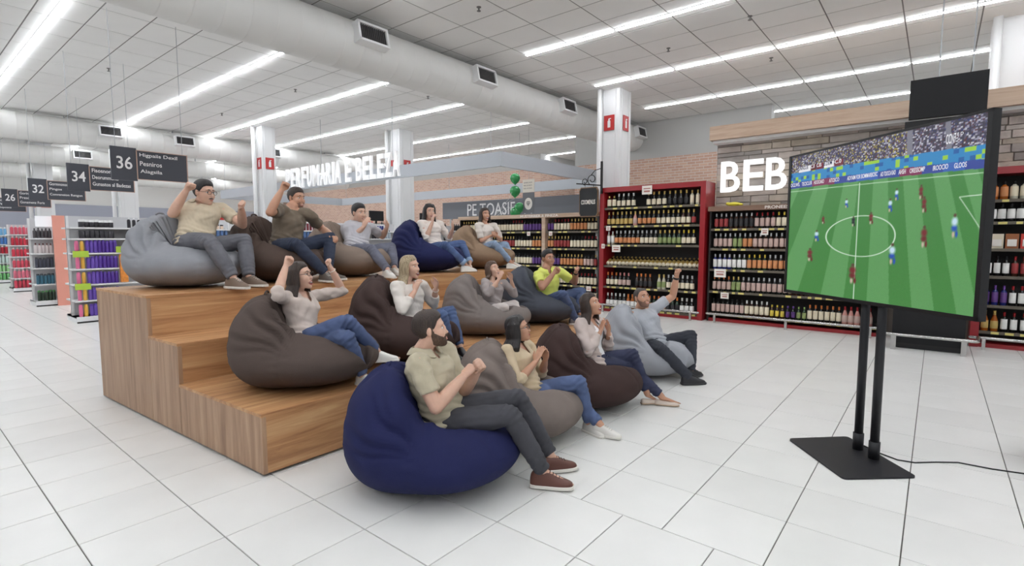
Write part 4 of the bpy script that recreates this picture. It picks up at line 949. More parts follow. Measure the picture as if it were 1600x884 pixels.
JOINTS = {
 'F1':[[2.342, 2.491, 0.398], [2.259, 2.614, 0.875], [2.285, 2.56, 1.023], [2.46, 2.597, 0.833], [2.112, 2.489, 0.815], [2.507, 2.472, 0.558], [2.138, 2.353, 0.562], [2.454, 2.299, 0.736], [2.333, 2.31, 0.72], [2.443, 2.487, 0.426], [2.294, 2.408, 0.4], [2.773, 2.205, 0.498], [2.503, 2.058, 0.484], [2.847, 1.992, 0.137], [2.635, 1.896, 0.12], [2.97, 1.893, 0.032], [2.732, 1.726, 0.045]],
 'F2':[[3.358, 2.55, 0.322], [3.344, 2.715, 0.736], [3.335, 2.658, 0.874], [3.521, 2.696, 0.684], [3.175, 2.65, 0.695], [3.601, 2.601, 0.448], [3.135, 2.505, 0.475], [3.47, 2.473, 0.597], [3.329, 2.474, 0.607], [3.44, 2.567, 0.307], [3.301, 2.485, 0.341], [3.587, 2.216, 0.435], [3.678, 2.368, 0.301], [3.67, 2.16, 0.07], [3.656, 2.049, 0.09], [3.623, 1.997, 0.012], [3.684, 1.883, 0.024]],
 'F3':[[4.366, 2.513, 0.397], [4.378, 2.629, 0.834], [4.381, 2.586, 0.98], [4.55, 2.589, 0.776], [4.202, 2.595, 0.796], [4.578, 2.486, 0.521], [4.166, 2.479, 0.557], [4.44, 2.415, 0.699], [4.348, 2.461, 0.706], [4.424, 2.57, 0.376], [4.306, 2.456, 0.409], [4.676, 2.273, 0.469], [4.656, 2.283, 0.331], [4.659, 2.107, 0.111], [4.725, 1.987, 0.087], [4.77, 2.013, 0.015], [4.799, 1.828, 0.038]],
 'F4':[[5.827, 2.543, 0.334], [5.837, 2.758, 0.769], [5.781, 2.709, 0.911], [6.001, 2.648, 0.755], [5.65, 2.769, 0.698], [6.188, 2.491, 0.9], [5.492, 2.672, 0.479], [6.146, 2.433, 1.146], [5.702, 2.63, 0.343], [5.912, 2.572, 0.312], [5.737, 2.555, 0.336], [6.026, 2.19, 0.473], [5.415, 2.28, 0.385], [5.875, 2.124, 0.094], [5.599, 2.052, 0.089], [6.034, 2.084, 0.004], [5.73, 1.926, 0.03]],
 'M1':[[2.194, 3.994, 0.746], [2.231, 4.156, 1.17], [2.233, 4.101, 1.312], [2.4, 4.179, 1.105], [2.067, 4.069, 1.136], [2.663, 4.153, 1.133], [1.91, 3.854, 1.179], [2.539, 4.131, 1.343], [2.02, 3.925, 1.384], [2.279, 4.007, 0.723], [2.144, 3.921, 0.772], [2.347, 3.614, 0.818], [2.351, 3.613, 0.948], [2.501, 3.633, 0.468], [2.609, 3.582, 0.661], [2.522, 3.454, 0.438], [2.74, 3.453, 0.613]],
 'M2':[[3.321, 3.985, 0.732], [3.312, 4.06, 1.186], [3.353, 4.044, 1.339], [3.494, 4.03, 1.143], [3.142, 3.992, 1.143], [3.649, 4.024, 0.921], [3.074, 3.83, 0.939], [3.558, 3.893, 1.103], [3.25, 3.853, 1.104], [3.383, 4.043, 0.717], [3.255, 3.93, 0.733], [3.704, 3.835, 0.861], [3.32, 3.558, 0.89], [3.669, 3.665, 0.514], [3.456, 3.589, 0.529], [3.598, 3.507, 0.465], [3.451, 3.427, 0.444]],
 'M3':[[4.846, 4.253, 0.692], [4.894, 4.329, 1.093], [4.917, 4.325, 1.227], [5.033, 4.235, 1.039], [4.731, 4.296, 1.066], [5.214, 4.209, 0.887], [4.609, 4.131, 0.944], [5.113, 4.18, 1.076], [4.73, 4.069, 1.112], [4.892, 4.313, 0.674], [4.77, 4.235, 0.703], [5.226, 4.215, 0.763], [4.651, 3.909, 0.803], [5.039, 3.994, 0.578], [4.834, 4.072, 0.561], [5.022, 3.876, 0.471], [4.806, 3.942, 0.471]],
 'M4':[[5.992, 4.229, 0.707], [5.945, 4.238, 1.191], [5.998, 4.239, 1.344], [6.106, 4.11, 1.138], [5.758, 4.232, 1.115], [6.325, 3.996, 0.988], [5.607, 4.05, 0.96], [6.165, 3.878, 1.146], [5.786, 3.997, 1.138], [6.081, 4.193, 0.714], [5.905, 4.223, 0.693], [6.403, 3.933, 0.855], [5.793, 3.847, 0.864], [6.145, 3.796, 0.573], [6.018, 3.798, 0.524], [6.301, 3.757, 0.47], [6.153, 3.674, 0.47]],
 'B1':[[2.096, 5.918, 1.543], [2.245, 6.11, 1.992], [2.229, 5.989, 2.103], [2.423, 6.031, 1.916], [2.113, 6.239, 1.928], [2.526, 5.8, 1.756], [1.932, 6.009, 1.859], [2.435, 5.606, 1.916], [2.018, 5.877, 2.077], [2.175, 5.955, 1.497], [2.001, 5.941, 1.558], [2.461, 5.622, 1.594], [2.073, 5.499, 1.591], [2.395, 5.405, 1.23], [2.186, 5.285, 1.242], [2.469, 5.236, 1.153], [2.231, 5.107, 1.165]],
 'B2':[[3.027, 5.878, 1.485], [3.128, 5.907, 1.974], [3.224, 5.949, 2.104], [3.312, 5.826, 1.89], [2.944, 5.818, 1.94], [3.532, 5.922, 1.73], [2.739, 5.62, 1.889], [3.506, 5.674, 1.653], [2.854, 5.578, 2.126], [3.118, 5.86, 1.469], [2.938, 5.868, 1.502], [3.474, 5.646, 1.621], [2.922, 5.434, 1.549], [3.335, 5.484, 1.263], [3.188, 5.323, 1.235], [3.454, 5.368, 1.164], [3.183, 5.147, 1.158]],
 'B3':[[4.055, 5.975, 1.438], [4.22, 6.194, 1.844], [4.191, 6.1, 1.97], [4.387, 6.099, 1.76], [4.103, 6.318, 1.751], [4.629, 6.177, 1.642], [4.026, 6.096, 1.583], [4.539, 5.961, 1.748], [4.139, 5.937, 1.754], [4.14, 5.983, 1.399], [3.978, 6.036, 1.436], [4.541, 5.867, 1.495], [4.023, 5.616, 1.476], [4.375, 5.596, 1.238], [4.024, 5.292, 1.235], [4.344, 5.423, 1.168], [3.987, 5.122, 1.166]],
 'B4':[[5.375, 5.899, 1.446], [5.405, 6.06, 1.886], [5.394, 6.024, 2.037], [5.58, 5.989, 1.835], [5.227, 6.026, 1.842], [5.684, 5.905, 1.596], [5.191, 5.875, 1.619], [5.602, 5.741, 1.754], [5.268, 5.829, 1.844], [5.461, 5.922, 1.435], [5.293, 5.929, 1.443], [5.827, 5.766, 1.532], [5.252, 5.531, 1.512], [5.74, 5.511, 1.254], [5.489, 5.365, 1.24], [5.641, 5.405, 1.148], [5.633, 5.285, 1.162]],
 'B5':[[6.565, 5.896, 1.431], [6.581, 5.98, 1.878], [6.584, 5.965, 2.029], [6.743, 5.883, 1.83], [6.403, 5.95, 1.83], [6.852, 5.838, 1.588], [6.378, 5.865, 1.576], [6.641, 5.764, 1.663], [6.595, 5.835, 1.664], [6.608, 5.972, 1.413], [6.478, 5.88, 1.435], [6.963, 5.823, 1.51], [6.327, 5.525, 1.525], [6.877, 5.591, 1.22], [6.538, 5.363, 1.236], [6.93, 5.445, 1.133], [6.653, 5.234, 1.154]],
}
for _k in (11,13,15):   # the lower of the two crossed legs hangs in front of the bag
    JOINTS['M1'][_k] = [EYE*0 + v*0.965 + (EYE*0.035 if a == 2 else 0) for a, v in enumerate(JOINTS['M1'][_k])]
JN = ['pel','c7','head','shL','shR','elL','elR','wrL','wrR','hpL','hpR','knL','knR','anL','anR','toL','toR']

# ================================================================ people
HD = sphere_dirs(72, 54)
def head_f(p, fem, mouth):
    f = sdE(p,(-0.012,0,0.034),(0.100,0.077,0.092))
    jw = 0.053 if fem else 0.059
    f = smin(f, sdE(p,(0.030,0,-0.050),(0.060,jw,0.066)), 0.035)
    f = smin(f, sdE(p,(0.072,0,-0.098 - 0.012*mouth),(0.020,0.022,0.018)), 0.03)      # chin
    for sgn in (-1,1):
        f = smin(f, sdE(p,(0.062,sgn*0.038,-0.028),(0.026,0.024,0.026)), 0.03)        # cheek
        f = smin(f, sdE(p,(0.080,sgn*0.030,0.030),(0.014,0.024,0.009)), 0.02)         # brow
        f = smax(f, -sdE(p,(0.102,sgn*0.032,0.006),(0.020,0.019,0.012)), 0.016)       # eye socket
    f = smin(f, sdE(p,(0.094,0,-0.014),(0.014,0.010,0.032)), 0.012)                   # nose bridge
    f = smin(f, sdE(p,(0.104,0,-0.034),(0.015,0.014,0.011)), 0.010)                   # nose tip
    f = smin(f, sdE(p,(0.087,0,-0.068),(0.012,0.026,0.012)), 0.012)                   # lips
    return f
HEADR = {(fm,mo): star(lambda p: head_f(p,fm,mo), (0,0,0), HD, 0.2) for fm in (0,1) for mo in (0,1)}
def sstep(a, b, x): t = np.clip((x-a)/(b-a), 0, 1); return t*t*(3-2*t)

def superring(c, a, b, w, d, n=26, e=2.4):
    out = []
    for k in range(n):
        t = 2*math.pi*k/n; ct, s_ = math.cos(t), math.sin(t)
        out.append(c + a*(w*np.sign(ct)*abs(ct)**(2/e)) + b*(d*np.sign(s_)*abs(s_)**(2/e)))
    return out
def limb(mb, a, b, rads, n=14, flat=False):
    a, b = np.array(a), np.array(b); k = len(rads)
    mb.tube([a+(b-a)*i/(k-1) for i in range(k)], rads, n, round_ends=not flat)
def folds(co, no, amp, freq, seed, aniso=(1,1,1.6)):
    rg = np.random.default_rng(seed); d = np.zeros(len(co)); q = co*np.array(aniso)
    for k in range(6):
        v = rg.normal(size=3); v /= np.linalg.norm(v); v *= freq*rg.uniform(0.6,1.5); w = rg.normal(size=3)*freq*0.4
        d += np.sin(q@v+2.0*np.sin(q@w+rg.uniform(0,6))+rg.uniform(0,6))
    return co+no*(amp*d/2.4)[:,None]

def hand(mb, wr, d, pn, side, pose, s):
    """palm and five fingers; d finger direction, pn palm facing, side +1 left hand / -1 right hand"""
    d = nrm(d); pn = nrm(pn - d*(np.dot(pn,d))); th = np.cross(pn, d)*side      # thumb side
    R = []
    for x, w, t in ((-0.012,0.024,0.019),(0.012,0.028,0.018),(0.040,0.036,0.016),(0.070,0.041,0.0145),(0.092,0.040,0.012)):
        R.append(superring(wr+d*x*s, th, pn, w*s, t*s, 14, 2.6))
    mb.rings(R)
    curl = {'fist': (75,95,70), 'flat': (4,8,6), 'cup': (16,22,14), 'relax': (26,34,22), 'grip': (55,70,50)}[pose]
    for k in range(4):
        y = (0.030,0.0105,-0.0095,-0.028)[k]; ln = (0.070,0.078,0.072,0.057)[k]*s
        spread = {'flat': 0.10, 'cup': 0.12}.get(pose, 0.03)*(1.5-k)/1.5
        p = wr+d*(0.086 if k != 3 else 0.080)*s+th*y*s; dd = nrm(d+th*spread); pts = [p-dd*0.015*s, p]; a = 0
        for j in range(3):
            a += math.radians(curl[j]+(k-1.5)*1.5); p = p+(dd*math.cos(a)+pn*math.sin(a))*ln*(0.45,0.32,0.23)[j]; pts.append(p)
        mb.tube(pts, [0.0098*s,0.0098*s,0.0090*s,0.0082*s,0.0072*s], 9)
    tb = wr+d*0.022*s+th*0.026*s
    if pose in ('fist','grip'): q = [tb, tb+(d*0.030+th*0.018+pn*0.014)*s, tb+(d*0.048+th*0.004+pn*0.034)*s, tb+(d*0.050-th*0.016+pn*0.040)*s]
    else: q = [tb, tb+(d*0.030+th*0.026+pn*0.006)*s, tb+(d*0.052+th*0.036+pn*0.010)*s, tb+(d*0.072+th*0.040+pn*0.010)*s]
    mb.tube(q, [0.014*s,0.0125*s,0.0105*s,0.0085*s], 9)

TVC = np.array([4.57,0.33,1.75])
SKIN = {'a': mat('skin_fair', (214,172,150), 0.5, var=0.04, vscale=25, sss=0.08), 'b': mat('skin_tan', (196,148,122), 0.5, var=0.04, vscale=25, sss=0.08), 'c': mat('skin_warm', (178,130,106), 0.5, var=0.04, vscale=25, sss=0.08)}
def hairmat(n, c, c2):
    nme = 'hair_'+n
    if nme in MATS: return MATS[nme]
    m = mat(nme, c, 0.5, bump=0.25, bscale=1.0, stretch=(220,220,14)); nt = m.node_tree; b = nt.nodes['Principled BSDF']
    tc = nt.nodes.new('ShaderNodeTexCoord'); mp = nt.nodes.new('ShaderNodeMapping'); mp.inputs['Scale'].default_value = (170,170,9); nt.links.new(tc.outputs['Object'], mp.inputs[0])
    n1 = nt.nodes.new('ShaderNodeTexNoise'); n1.inputs['Scale'].default_value = 1; nt.links.new(mp.outputs[0], n1.inputs['Vector'])
    r = nt.nodes.new('ShaderNodeValToRGB'); r.color_ramp.elements[0].position = 0.35; r.color_ramp.elements[1].position = 0.68
    r.color_ramp.elements[0].color = lin(c)+(1,); r.color_ramp.elements[1].color = lin(c2)+(1,)
    nt.links.new(n1.outputs[0], r.inputs[0]); nt.links.new(r.outputs[0], b.inputs['Base Color']); return m
HAIR = {'black': hairmat('black',(24,21,22),(44,38,38)), 'dbrown': hairmat('dbrown',(40,30,26),(66,50,42)), 'brown': hairmat('brown',(66,48,38),(98,74,58)), 'blonde': hairmat('blonde',(128,110,86),(196,178,146)), 'grey': hairmat('grey',(52,46,44),(84,76,72))}
M_EYEW = mat('eye_white', (232,228,224), 0.25); M_IRIS = mat('iris', (44,30,24), 0.2); M_LIP = mat('lips', (176,98,94), 0.45); M_LIPM = mat('lips_plain', (186,124,108), 0.5)
M_TEETH = mat('teeth', (238,234,226), 0.3); M_MOUTH = mat('mouth_inside', (86,32,32), 0.6); M_GLS = mat('glasses_frame', (34,28,28), 0.3)
M_SOLE = mat('shoe_sole', (226,222,214), 0.6); M_LACE = mat('shoe_lace', (206,200,192), 0.8)
def cloth(n, c, bump=0.15): return mat('cloth_'+n, c, 0.88, bump=bump, bscale=180, var=0.04, vscale=18, sheen=0.1)
def denim(n, c): return mat('denim_'+n, c, 0.85, bump=0.2, bscale=300, var=0.16, vscale=7)

def person(key, label, o):
    """o: options dict; joints in world space"""
    J = {n: np.array(v) for n, v in zip(JN, JOINTS[key])}
    s = o['s']; fem = o.get('fem', 0); vox = o.get('vox', 0.007); k_ = 0.88 if fem else 1.0; g = s
    pel, c7 = J['pel'], J['c7']; up = nrm(c7-pel)
    lat = nrm(J['shL']-J['shR']); lat = nrm(lat-up*(lat@up)); fwd = np.cross(lat, up)
    lh = nrm(J['hpL']-J['hpR']); lh = nrm(lh-up*(lh@up)); fh = np.cross(lh, up)
    L = np.linalg.norm(c7-pel)
    root = thing('person', label, 'person', (pel[0], pel[1], o['g']), 'spectators on bean bags')
    # torso sections: t along spine, half width, half depth, forward offset
    if fem: SEC = [(-0.20,0.10,0.08,0.02),(-0.10,0.160,0.115,0.01),(0.02,0.165,0.120,0),(0.18,0.142,0.102,0),(0.34,0.126,0.092,0.004),(0.52,0.136,0.104,0.012),(0.66,0.148,0.118,0.018),(0.80,0.150,0.096,0.0),(0.91,0.122,0.072,-0.006),(0.985,0.066,0.056,-0.004)]
    else: SEC = [(-0.20,0.10,0.08,0.02),(-0.10,0.160,0.115,0.01),(0.02,0.165,0.122,0),(0.18,0.156,0.116,0.002),(0.34,0.152,0.112,0.004),(0.52,0.160,0.116,0.008),(0.66,0.172,0.122,0.010),(0.80,0.178,0.108,0.0),(0.91,0.150,0.080,-0.006),(0.985,0.078,0.062,-0.004)]
    gx = o.get('girth', 1.0)
    def torso(mb, grow, t0=-1, t1=2, flare=0.0):
        R = []
        for t, w, d, f in SEC:
            if t < t0 or t > t1: continue
            q = sstep(0.1,0.7,np.array(t)); a = nrm(lh*(1-q)+lat*q); a = nrm(a-up*(a@up)); bb = np.cross(a, up)
            fl = flare*max(0, 1-(t+0.1)/0.4) if flare else 0
            R.append(superring(pel+up*(L*t)+bb*(f*s), a, bb, (w*s*gx+grow+fl), (d*s*gx+grow+fl)))
        mb.rings(R)
    AR = [r*s*(0.82 if fem else 1.0) for r in (0.060,0.056,0.050,0.044)]; FR = [r*s*(0.84 if fem else 1.0) for r in (0.043,0.046,0.040,0.029)]
    TH = [r*s*(0.97 if fem else 1.0) for r in (0.092,0.090,0.080,0.060)]; SH = [r*s*(0.93 if fem else 1.0) for r in (0.058,0.062,0.052,0.037)]
    hc = J['head']-np.array([0,0,0.018*s]); tgt = np.array(o.get('look', TVC)); gz = nrm(tgt-hc)
    hyaw = math.atan2(gz[1], gz[0])+math.radians(o.get('hy', 0)); hp = math.asin(gz[2])+math.radians(o.get('hp', 0)); roll = math.radians(o.get('hr', 0))
    hx = np.array([math.cos(hyaw)*math.cos(hp), math.sin(hyaw)*math.cos(hp), math.sin(hp)])
    hyv = np.array([-math.sin(hyaw), math.cos(hyaw), 0]); hz = np.cross(hx, hyv)
    hyv, hz = hyv*math.cos(roll)+hz*math.sin(roll), hz*math.cos(roll)-hyv*math.sin(roll)
    HF = np.array([hx, hyv, hz]); hs = s*o.get('hs', 1.0)*(0.97 if fem else 1.0)
    hw = lambda p: hc+(np.array(p)*hs)@HF
    mo = 1 if o.get('mouth', 'smile') == 'open' else 0
    # ---------------- body: one continuous skin
    mb = MB(); torso(mb, -0.014, -1, 0.7); torso(mb, -0.004, 0.6)
    nr = (0.047 if fem else 0.057)*s
    mb.tube([c7-up*0.05*s+fwd*0.005, c7+fwd*0.012*s, hw((-0.012,0,-0.055)), hw((-0.01,0,0.0))], [nr*1.35,nr*1.08,nr,nr*0.95], 16)
    r = HEADR[(fem,mo)]; HP = hc+((HD*r[...,None])*hs).reshape(-1,3)@HF
    mb.add(HP, [tuple(f) for f in grid_faces(*HD.shape[:2])])
    for sgn in (-1,1):
        fr = np.array([hx*0.9+hyv*sgn*0.35, hyv*sgn, hz]); mb.ellipsoid(hw((-0.012,sgn*0.079,0.0)), (0.020*hs,0.009*hs,0.032*hs), 12, 8, fr)
    for S in 'LR':
        sg = 1 if S == 'L' else -1
        shp, el, wr = J['sh'+S], J['el'+S], J['wr'+S]
        limb(mb, shp, el, AR); limb(mb, el, wr, FR)
        mb.tube([c7-up*0.055*s, shp], [0.055*s*k_,0.058*s*k_], 12)
        fd = nrm(wr-el); pose, hdir, pn = o['hands'][S]
        d = nrm(fd*0.75+np.array(hdir)*0.6) if hdir is not None else fd
        if isinstance(pn, str):
            ot = J['wr'+('R' if S == 'L' else 'L')]-wr if pn == 'other' else (fwd if pn == 'fwd' else (-up if pn == 'down' else hx))
            pn = ot
        hand(mb, wr+fd*0.008, d, np.array(pn, float), sg, pose, s*(0.92 if fem else 1.02))
        hp_, kn, an, to = J['hp'+S], J['kn'+S], J['an'+S], J['to'+S]
        limb(mb, hp_, kn, [x-0.008 for x in TH]); limb(mb, kn, an, [x-0.007 for x in SH[:3]]+[SH[3]])
        limb(mb, an-np.array([0,0,0.012]), to-np.array([0,0,0.008]), [0.028*s,0.018*s,0.012*s,0.008*s])
    co, no, fs = remesh(mb, vox, 3)
    sk = SKIN[o.get('skin','a')]
    link('body', np_mesh('body', co, fs, sk), root)
    # ---------------- face
    for sgn in (-1,1):
        e = MB().ellipsoid(hw((0.0755,sgn*0.032,0.006)), (0.0095*hs,0.0140*hs,(0.0085 if o.get('mouth') != 'open' else 0.007)*hs), 12, 8, HF).build('eye', M_EYEW, root, True)
        MB().ellipsoid(hw((0.0830,sgn*0.032,0.006)), (0.0035*hs,0.006*hs,0.006*hs), 10, 6, HF).build('iris', M_IRIS, e, True)
        MB().tube([hw((0.0945-0.014*t*t,sgn*(0.013+0.036*t),0.030+0.004*math.sin(math.pi*t*0.9)-0.006*t*t)) for t in (0,0.25,0.5,0.75,1)], [0.0026*hs,0.0036*hs,0.0036*hs,0.003*hs,0.0016*hs], 8).build('eyebrow', HAIR[o.get('brow', o['hair'])], root, True)
    lm = M_LIP if fem else M_LIPM
    mw = 0.027
    if o.get('mouth','smile') == 'closed':
        m_ = MB()
        for dz, rr in ((0.004,0.0045),(-0.005,0.0055)): m_.tube([hw((0.0985-0.016*t*t*1.0,mw*0.85*t,-0.068+dz*(1-t*t))) for t in (-1,-0.5,0,0.5,1)], [0.002*hs,rr*hs,rr*hs,rr*hs,0.002*hs], 8)
        m_.build('lips', lm, root, True)
    else:
        op = 0.0065 if o.get('mouth','smile') == 'smile' else 0.015
        cz = -0.068-op*0.6
        mt = MB().ellipsoid(hw((0.090,0,cz)), (0.0095*hs,mw*0.86*hs,op*1.05*hs), 16, 9, HF).build('mouth', M_MOUTH, root, True)
        MB().ellipsoid(hw((0.0935,0,cz+op*0.45)), (0.0075*hs,mw*0.70*hs,op*0.48*hs), 14, 8, HF).build('teeth', M_TEETH, mt, True)
        m_ = MB()
        for sg2, rr in ((1,0.0042),(-1,0.0052)): m_.tube([hw((0.0985-0.017*t*t,mw*t,cz+sg2*op*1.05*(1-t*t)+0.006*t*t)) for t in (-1,-0.6,-0.2,0.2,0.6,1)], [0.002*hs]+[rr*hs]*4+[0.002*hs], 8)
        m_.build('lips', lm, mt, True)
    # ---------------- hair
    hm = HAIR[o['hair']]; X, Y, Z = HD[...,0], HD[...,1], HD[...,2]
    azf = np.degrees(np.arctan2(np.abs(Y), X)); elv = np.degrees(np.arcsin(Z))
    st = o['style']
    hl = o.get('hairline', 40)
    line = np.interp(azf, [0,28,48,62,74,88,105,130,180], [hl,hl+1,hl-4,hl-20,(6 if st == 'short' else 2),(14 if st == 'short' else -4),(-12 if st == 'short' else -20),-34,-40])
    msk = sstep(-4, 6, elv-line)
    rg = np.random.default_rng(abs(hash(key)) % 1000 if False else sum(map(ord,key)))
    thick = o.get('thick', 0.011)
    nz = 0.0012*np.sin(23*azf/57+7*elv/30+rg.uniform(0,6))*np.sin(31*elv/57+rg.uniform(0,6))
    side = sstep(20, 60, elv)
    t = -0.010+msk*(0.010+thick*(0.45+0.75*side)+nz)
    if st == 'short' and not o.get('buzz'): t += msk*0.010*sstep(35,70,elv)*sstep(0.0,0.5,X)
    HRR = hc+((HD*(r+t)[...,None])*hs).reshape(-1,3)@HF
    hb = MB(); hb.add(HRR, [tuple(f) for f in grid_faces(*HD.shape[:2])])
    if st == 'short':
        link('hair', np_mesh('hair', np.array(hb.v), hb.f, hm), root)
    else:
        ln = o.get('len', 0.30); n = 46
        part = o.get('part', 0.012)
        for i in range(n):
            a = math.radians(np.interp(i/(n-1), [0,1], [o.get('a0',66), 360-o.get('a0',66)]))
            jit = rg.uniform(-0.5,0.5)
            dx, dy = math.cos(a), math.sin(a)
            sgn = 1 if dy >= 0 else -1
            p0 = hw((0.03+0.02*dx, part, 0.124)); p1 = hw((0.045*dx+0.005, 0.062*dy, 0.112)); p2 = hw((0.078*dx-0.006, 0.090*dy, 0.055)); p3 = hw((0.090*dx-0.014, 0.094*dy, -0.015))
            p4 = hw((0.088*dx-0.022, 0.092*dy, -0.075))
            back = -hx.copy(); back[2] = 0
            L2 = (ln-0.10)*(1+0.10*jit)
            outd = hx*dx*0.02+hyv*dy*0.03
            wv = o.get('wave',0.0)*math.sin(i*2.3)
            p5 = p4+(hx*dx+hyv*dy)*(0.012+wv)+np.array([0,0,-1])*L2*0.5*s+outd*0.6+back*0.012; p6 = p4+np.array([0,0,-1])*L2*s+outd*(0.5+0.4*jit)+back*0.014
            hb.tube([p0,p1,p2,p3,p4,p5,p6], [0.010*hs,0.016*hs,0.017*hs,0.018*hs,0.018*hs,0.016*hs,(0.007+0.004*rg.random())*hs], 8)
        if o.get('bun'): hb.ellipsoid(hw((-0.115,0,0.01)), (0.035*hs,0.035*hs,0.035*hs))
        co, no, fs = remesh(hb, max(0.006, vox), 2)
        co = folds(co, no, 0.0025, 70, 5, (1,1,0.15))
        link('hair', np_mesh('hair', co, fs, hm), root)
    if o.get('beard'):
        jl = np.interp(azf, [0,18,30,50,72,90,180], [-22,-22,-30,-24,-12,60,60])
        bm_ = sstep(-3,5,jl-elv)*sstep(-78,-66,elv)*sstep(100,86,azf)
        if o['beard'] == 'full': bm_ = np.maximum(bm_, sstep(14,9,np.abs(azf))*sstep(-27,-29,-np.abs(elv+27)*0-27.0-0*elv)*0)
        lipz = np.exp(-((elv+36)/5.5)**2-(azf/16)**2)
        tb = -0.008+bm_*(1-lipz)*(0.008+(0.0055 if o['beard'] == 'full' else 0.003))
        BR = hc+((HD*(r+tb)[...,None])*hs).reshape(-1,3)@HF
        link('beard', np_mesh('beard', BR, grid_faces(*HD.shape[:2]), HAIR[o.get('brow',o['hair'])] if o['beard'] == 'full' else mat('stubble', (128,96,82), 0.8)), root)
    if o.get('beard') == 'full' or o.get('mustache'):
        MB().tube([hw((0.1015-0.020*t*t,0.028*t,-0.053-0.007*t*t)) for t in (-1,-0.5,0,0.5,1)], [0.003*hs,0.0055*hs,0.005*hs,0.0055*hs,0.003*hs], 8).build('mustache', HAIR[o.get('brow',o['hair'])], root, True)
    if o.get('glasses'):
        gl = MB()
        for sgn in (-1,1):
            gl.tube([hw((0.108-0.12*(abs(sgn*0.034+0.022*math.cos(a))-0.012)*0.6, sgn*0.034+0.023*math.cos(a), 0.004+0.0185*math.sin(a))) for a in np.linspace(0,2*math.pi,20)], 0.0022*hs, 6)
            gl.tube([hw((0.100,sgn*0.057,0.008)),hw((0.05,sgn*0.078,0.010)),hw((-0.01,sgn*0.084,0.012)),hw((-0.025,sgn*0.084,-0.004))], 0.0022*hs, 6)
        gl.tube([hw((0.109,-0.011,0.008)),hw((0.112,0,0.010)),hw((0.109,0.011,0.008))], 0.0022*hs, 6)
        gl.build('glasses', M_GLS, root, True)
    if o.get('earring'):
        for sgn in (-1,1): MB().ellipsoid(hw((0.0,sgn*0.088,-0.034)), (0.006*hs,)*3, 8, 6).build('earring', mat('pearl', (236,230,222), 0.2), root, True)
    # ---------------- trousers
    tm = o['tmat']; tb = MB(); torso(tb, 0.006, -0.3, 0.19)
    cuff = o.get('cuff', 0.93 if fem else 1.02)
    for S in 'LR':
        hp_, kn, an = J['hp'+S], J['kn'+S], J['an'+S]
        lo = o.get('loose', 0.006)
        limb(tb, hp_, kn, [x+0.006 for x in TH]); limb(tb, kn, kn+(an-kn)*cuff, [SH[0]+0.008,SH[1]+lo,SH[2]+lo+0.004,SH[3]+lo+0.008], flat=True)
    co, no, fs = remesh(tb, max(vox,0.0075), 5)
    co = folds(co, no, 0.0022, 42, 3)
    # sharper creases behind the knees and at the hem
    for S in 'LR':
        for c_, rad in ((J['kn'+S],0.13),(J['an'+S],0.11)):
            ax = nrm(J['an'+S]-J['kn'+S]); q = co-c_; w_ = np.exp(-(np.linalg.norm(q,axis=1)/rad)**2)
            co = co+no*(0.0035*w_*np.sin(q@ax*150+3*np.sin(q@fwd*30)))[:,None]
    tr = link('trousers', np_mesh('trousers', co, fs, tm), root)
    if o.get('turnup'):
        for S in 'LR':
            c_ = J['kn'+S]+(J['an'+S]-J['kn'+S])*(cuff-0.02); ax = nrm(J['an'+S]-J['kn'+S])
            MB().tube([c_-ax*0.03, c_+ax*0.025], SH[3]+0.022, 14, round_ends=False).build('turn_up', mat('denim_pale', (150,176,210), 0.85), tr, True)
    # ---------------- top
    sm = o['smat']; slv = o['sleeve']; ease = o.get('ease', 0.012)
    sb = MB(); torso(sb, ease, o.get('hem',-0.12), 2, o.get('flare',0.012))
    for S in 'LR':
        shp, el, wr = J['sh'+S], J['el'+S], J['wr'+S]
        sb.tube([c7-up*0.06*s, shp], [0.066*s*k_,0.070*s*k_], 14)
        e_ = ease*0.55+0.004
        if slv <= 1: limb(sb, shp, shp+(el-shp)*slv, [AR[0]+e_,AR[1]+e_+0.002,AR[2]+e_+0.006,AR[2]+e_+0.008], flat=True)
        else:
            limb(sb, shp, el, [a+e_ for a in AR]); limb(sb, el, el+(wr-el)*(slv-1), [FR[0]+e_,FR[1]+e_+0.002,FR[2]*0.7+FR[1]*0.3+e_,FR[2]*0.6+FR[3]*0.4+e_], flat=True)
    co, no, fs = remesh(sb, max(vox,0.0075), 5)
    co = folds(co, no, 0.006, 34, sum(map(ord,key)), (1,1,1.5))
    hq = (co-pel)@up/L; w_ = np.exp(-((hq-0.10)/0.16)**2); co = co+no*(0.009*w_*np.sin(hq*62+4*np.sin(((co-pel)@lat)*14)+2*((co-pel)@fwd)*20))[:,None]
    q = co-c7; qa, qf, ql = q@up, q@fwd, q@lat
    neck = o.get('neck','crew')
    base = qa-0.010-0.25*(-qf)
    r2 = np.hypot(ql, qf-0.012)
    keep = ~((qa > -0.035*s) & (r2 < 0.088*s*(0.92 if fem else 1.0)+0.0) & (qa > -0.035*s-0.12*(qf-0.02)))
    if neck == 'v':
        dpt = 0.135*s; keep &= ~((qf > 0.0) & (qa > -dpt) & (np.abs(ql) < 0.072*s*(1+(qa)/dpt)))
    if neck == 'open':
        keep &= ~((qf > 0.0) & (np.abs(ql) < 0.050*s+0.02*s*np.clip(-qa/0.3,0,1.5)))
    if neck == 'polo':
        keep &= ~((qf > 0.0) & (qa > -0.085*s) & (np.abs(ql) < 0.022*s*(1+qa/(0.085*s))+0.006*s))
    nm = {'open':'cardigan'}.get(neck, 'shirt')
    shirt = link(nm, np_mesh(nm, co, np.array(fs), sm, keep=keep), root)
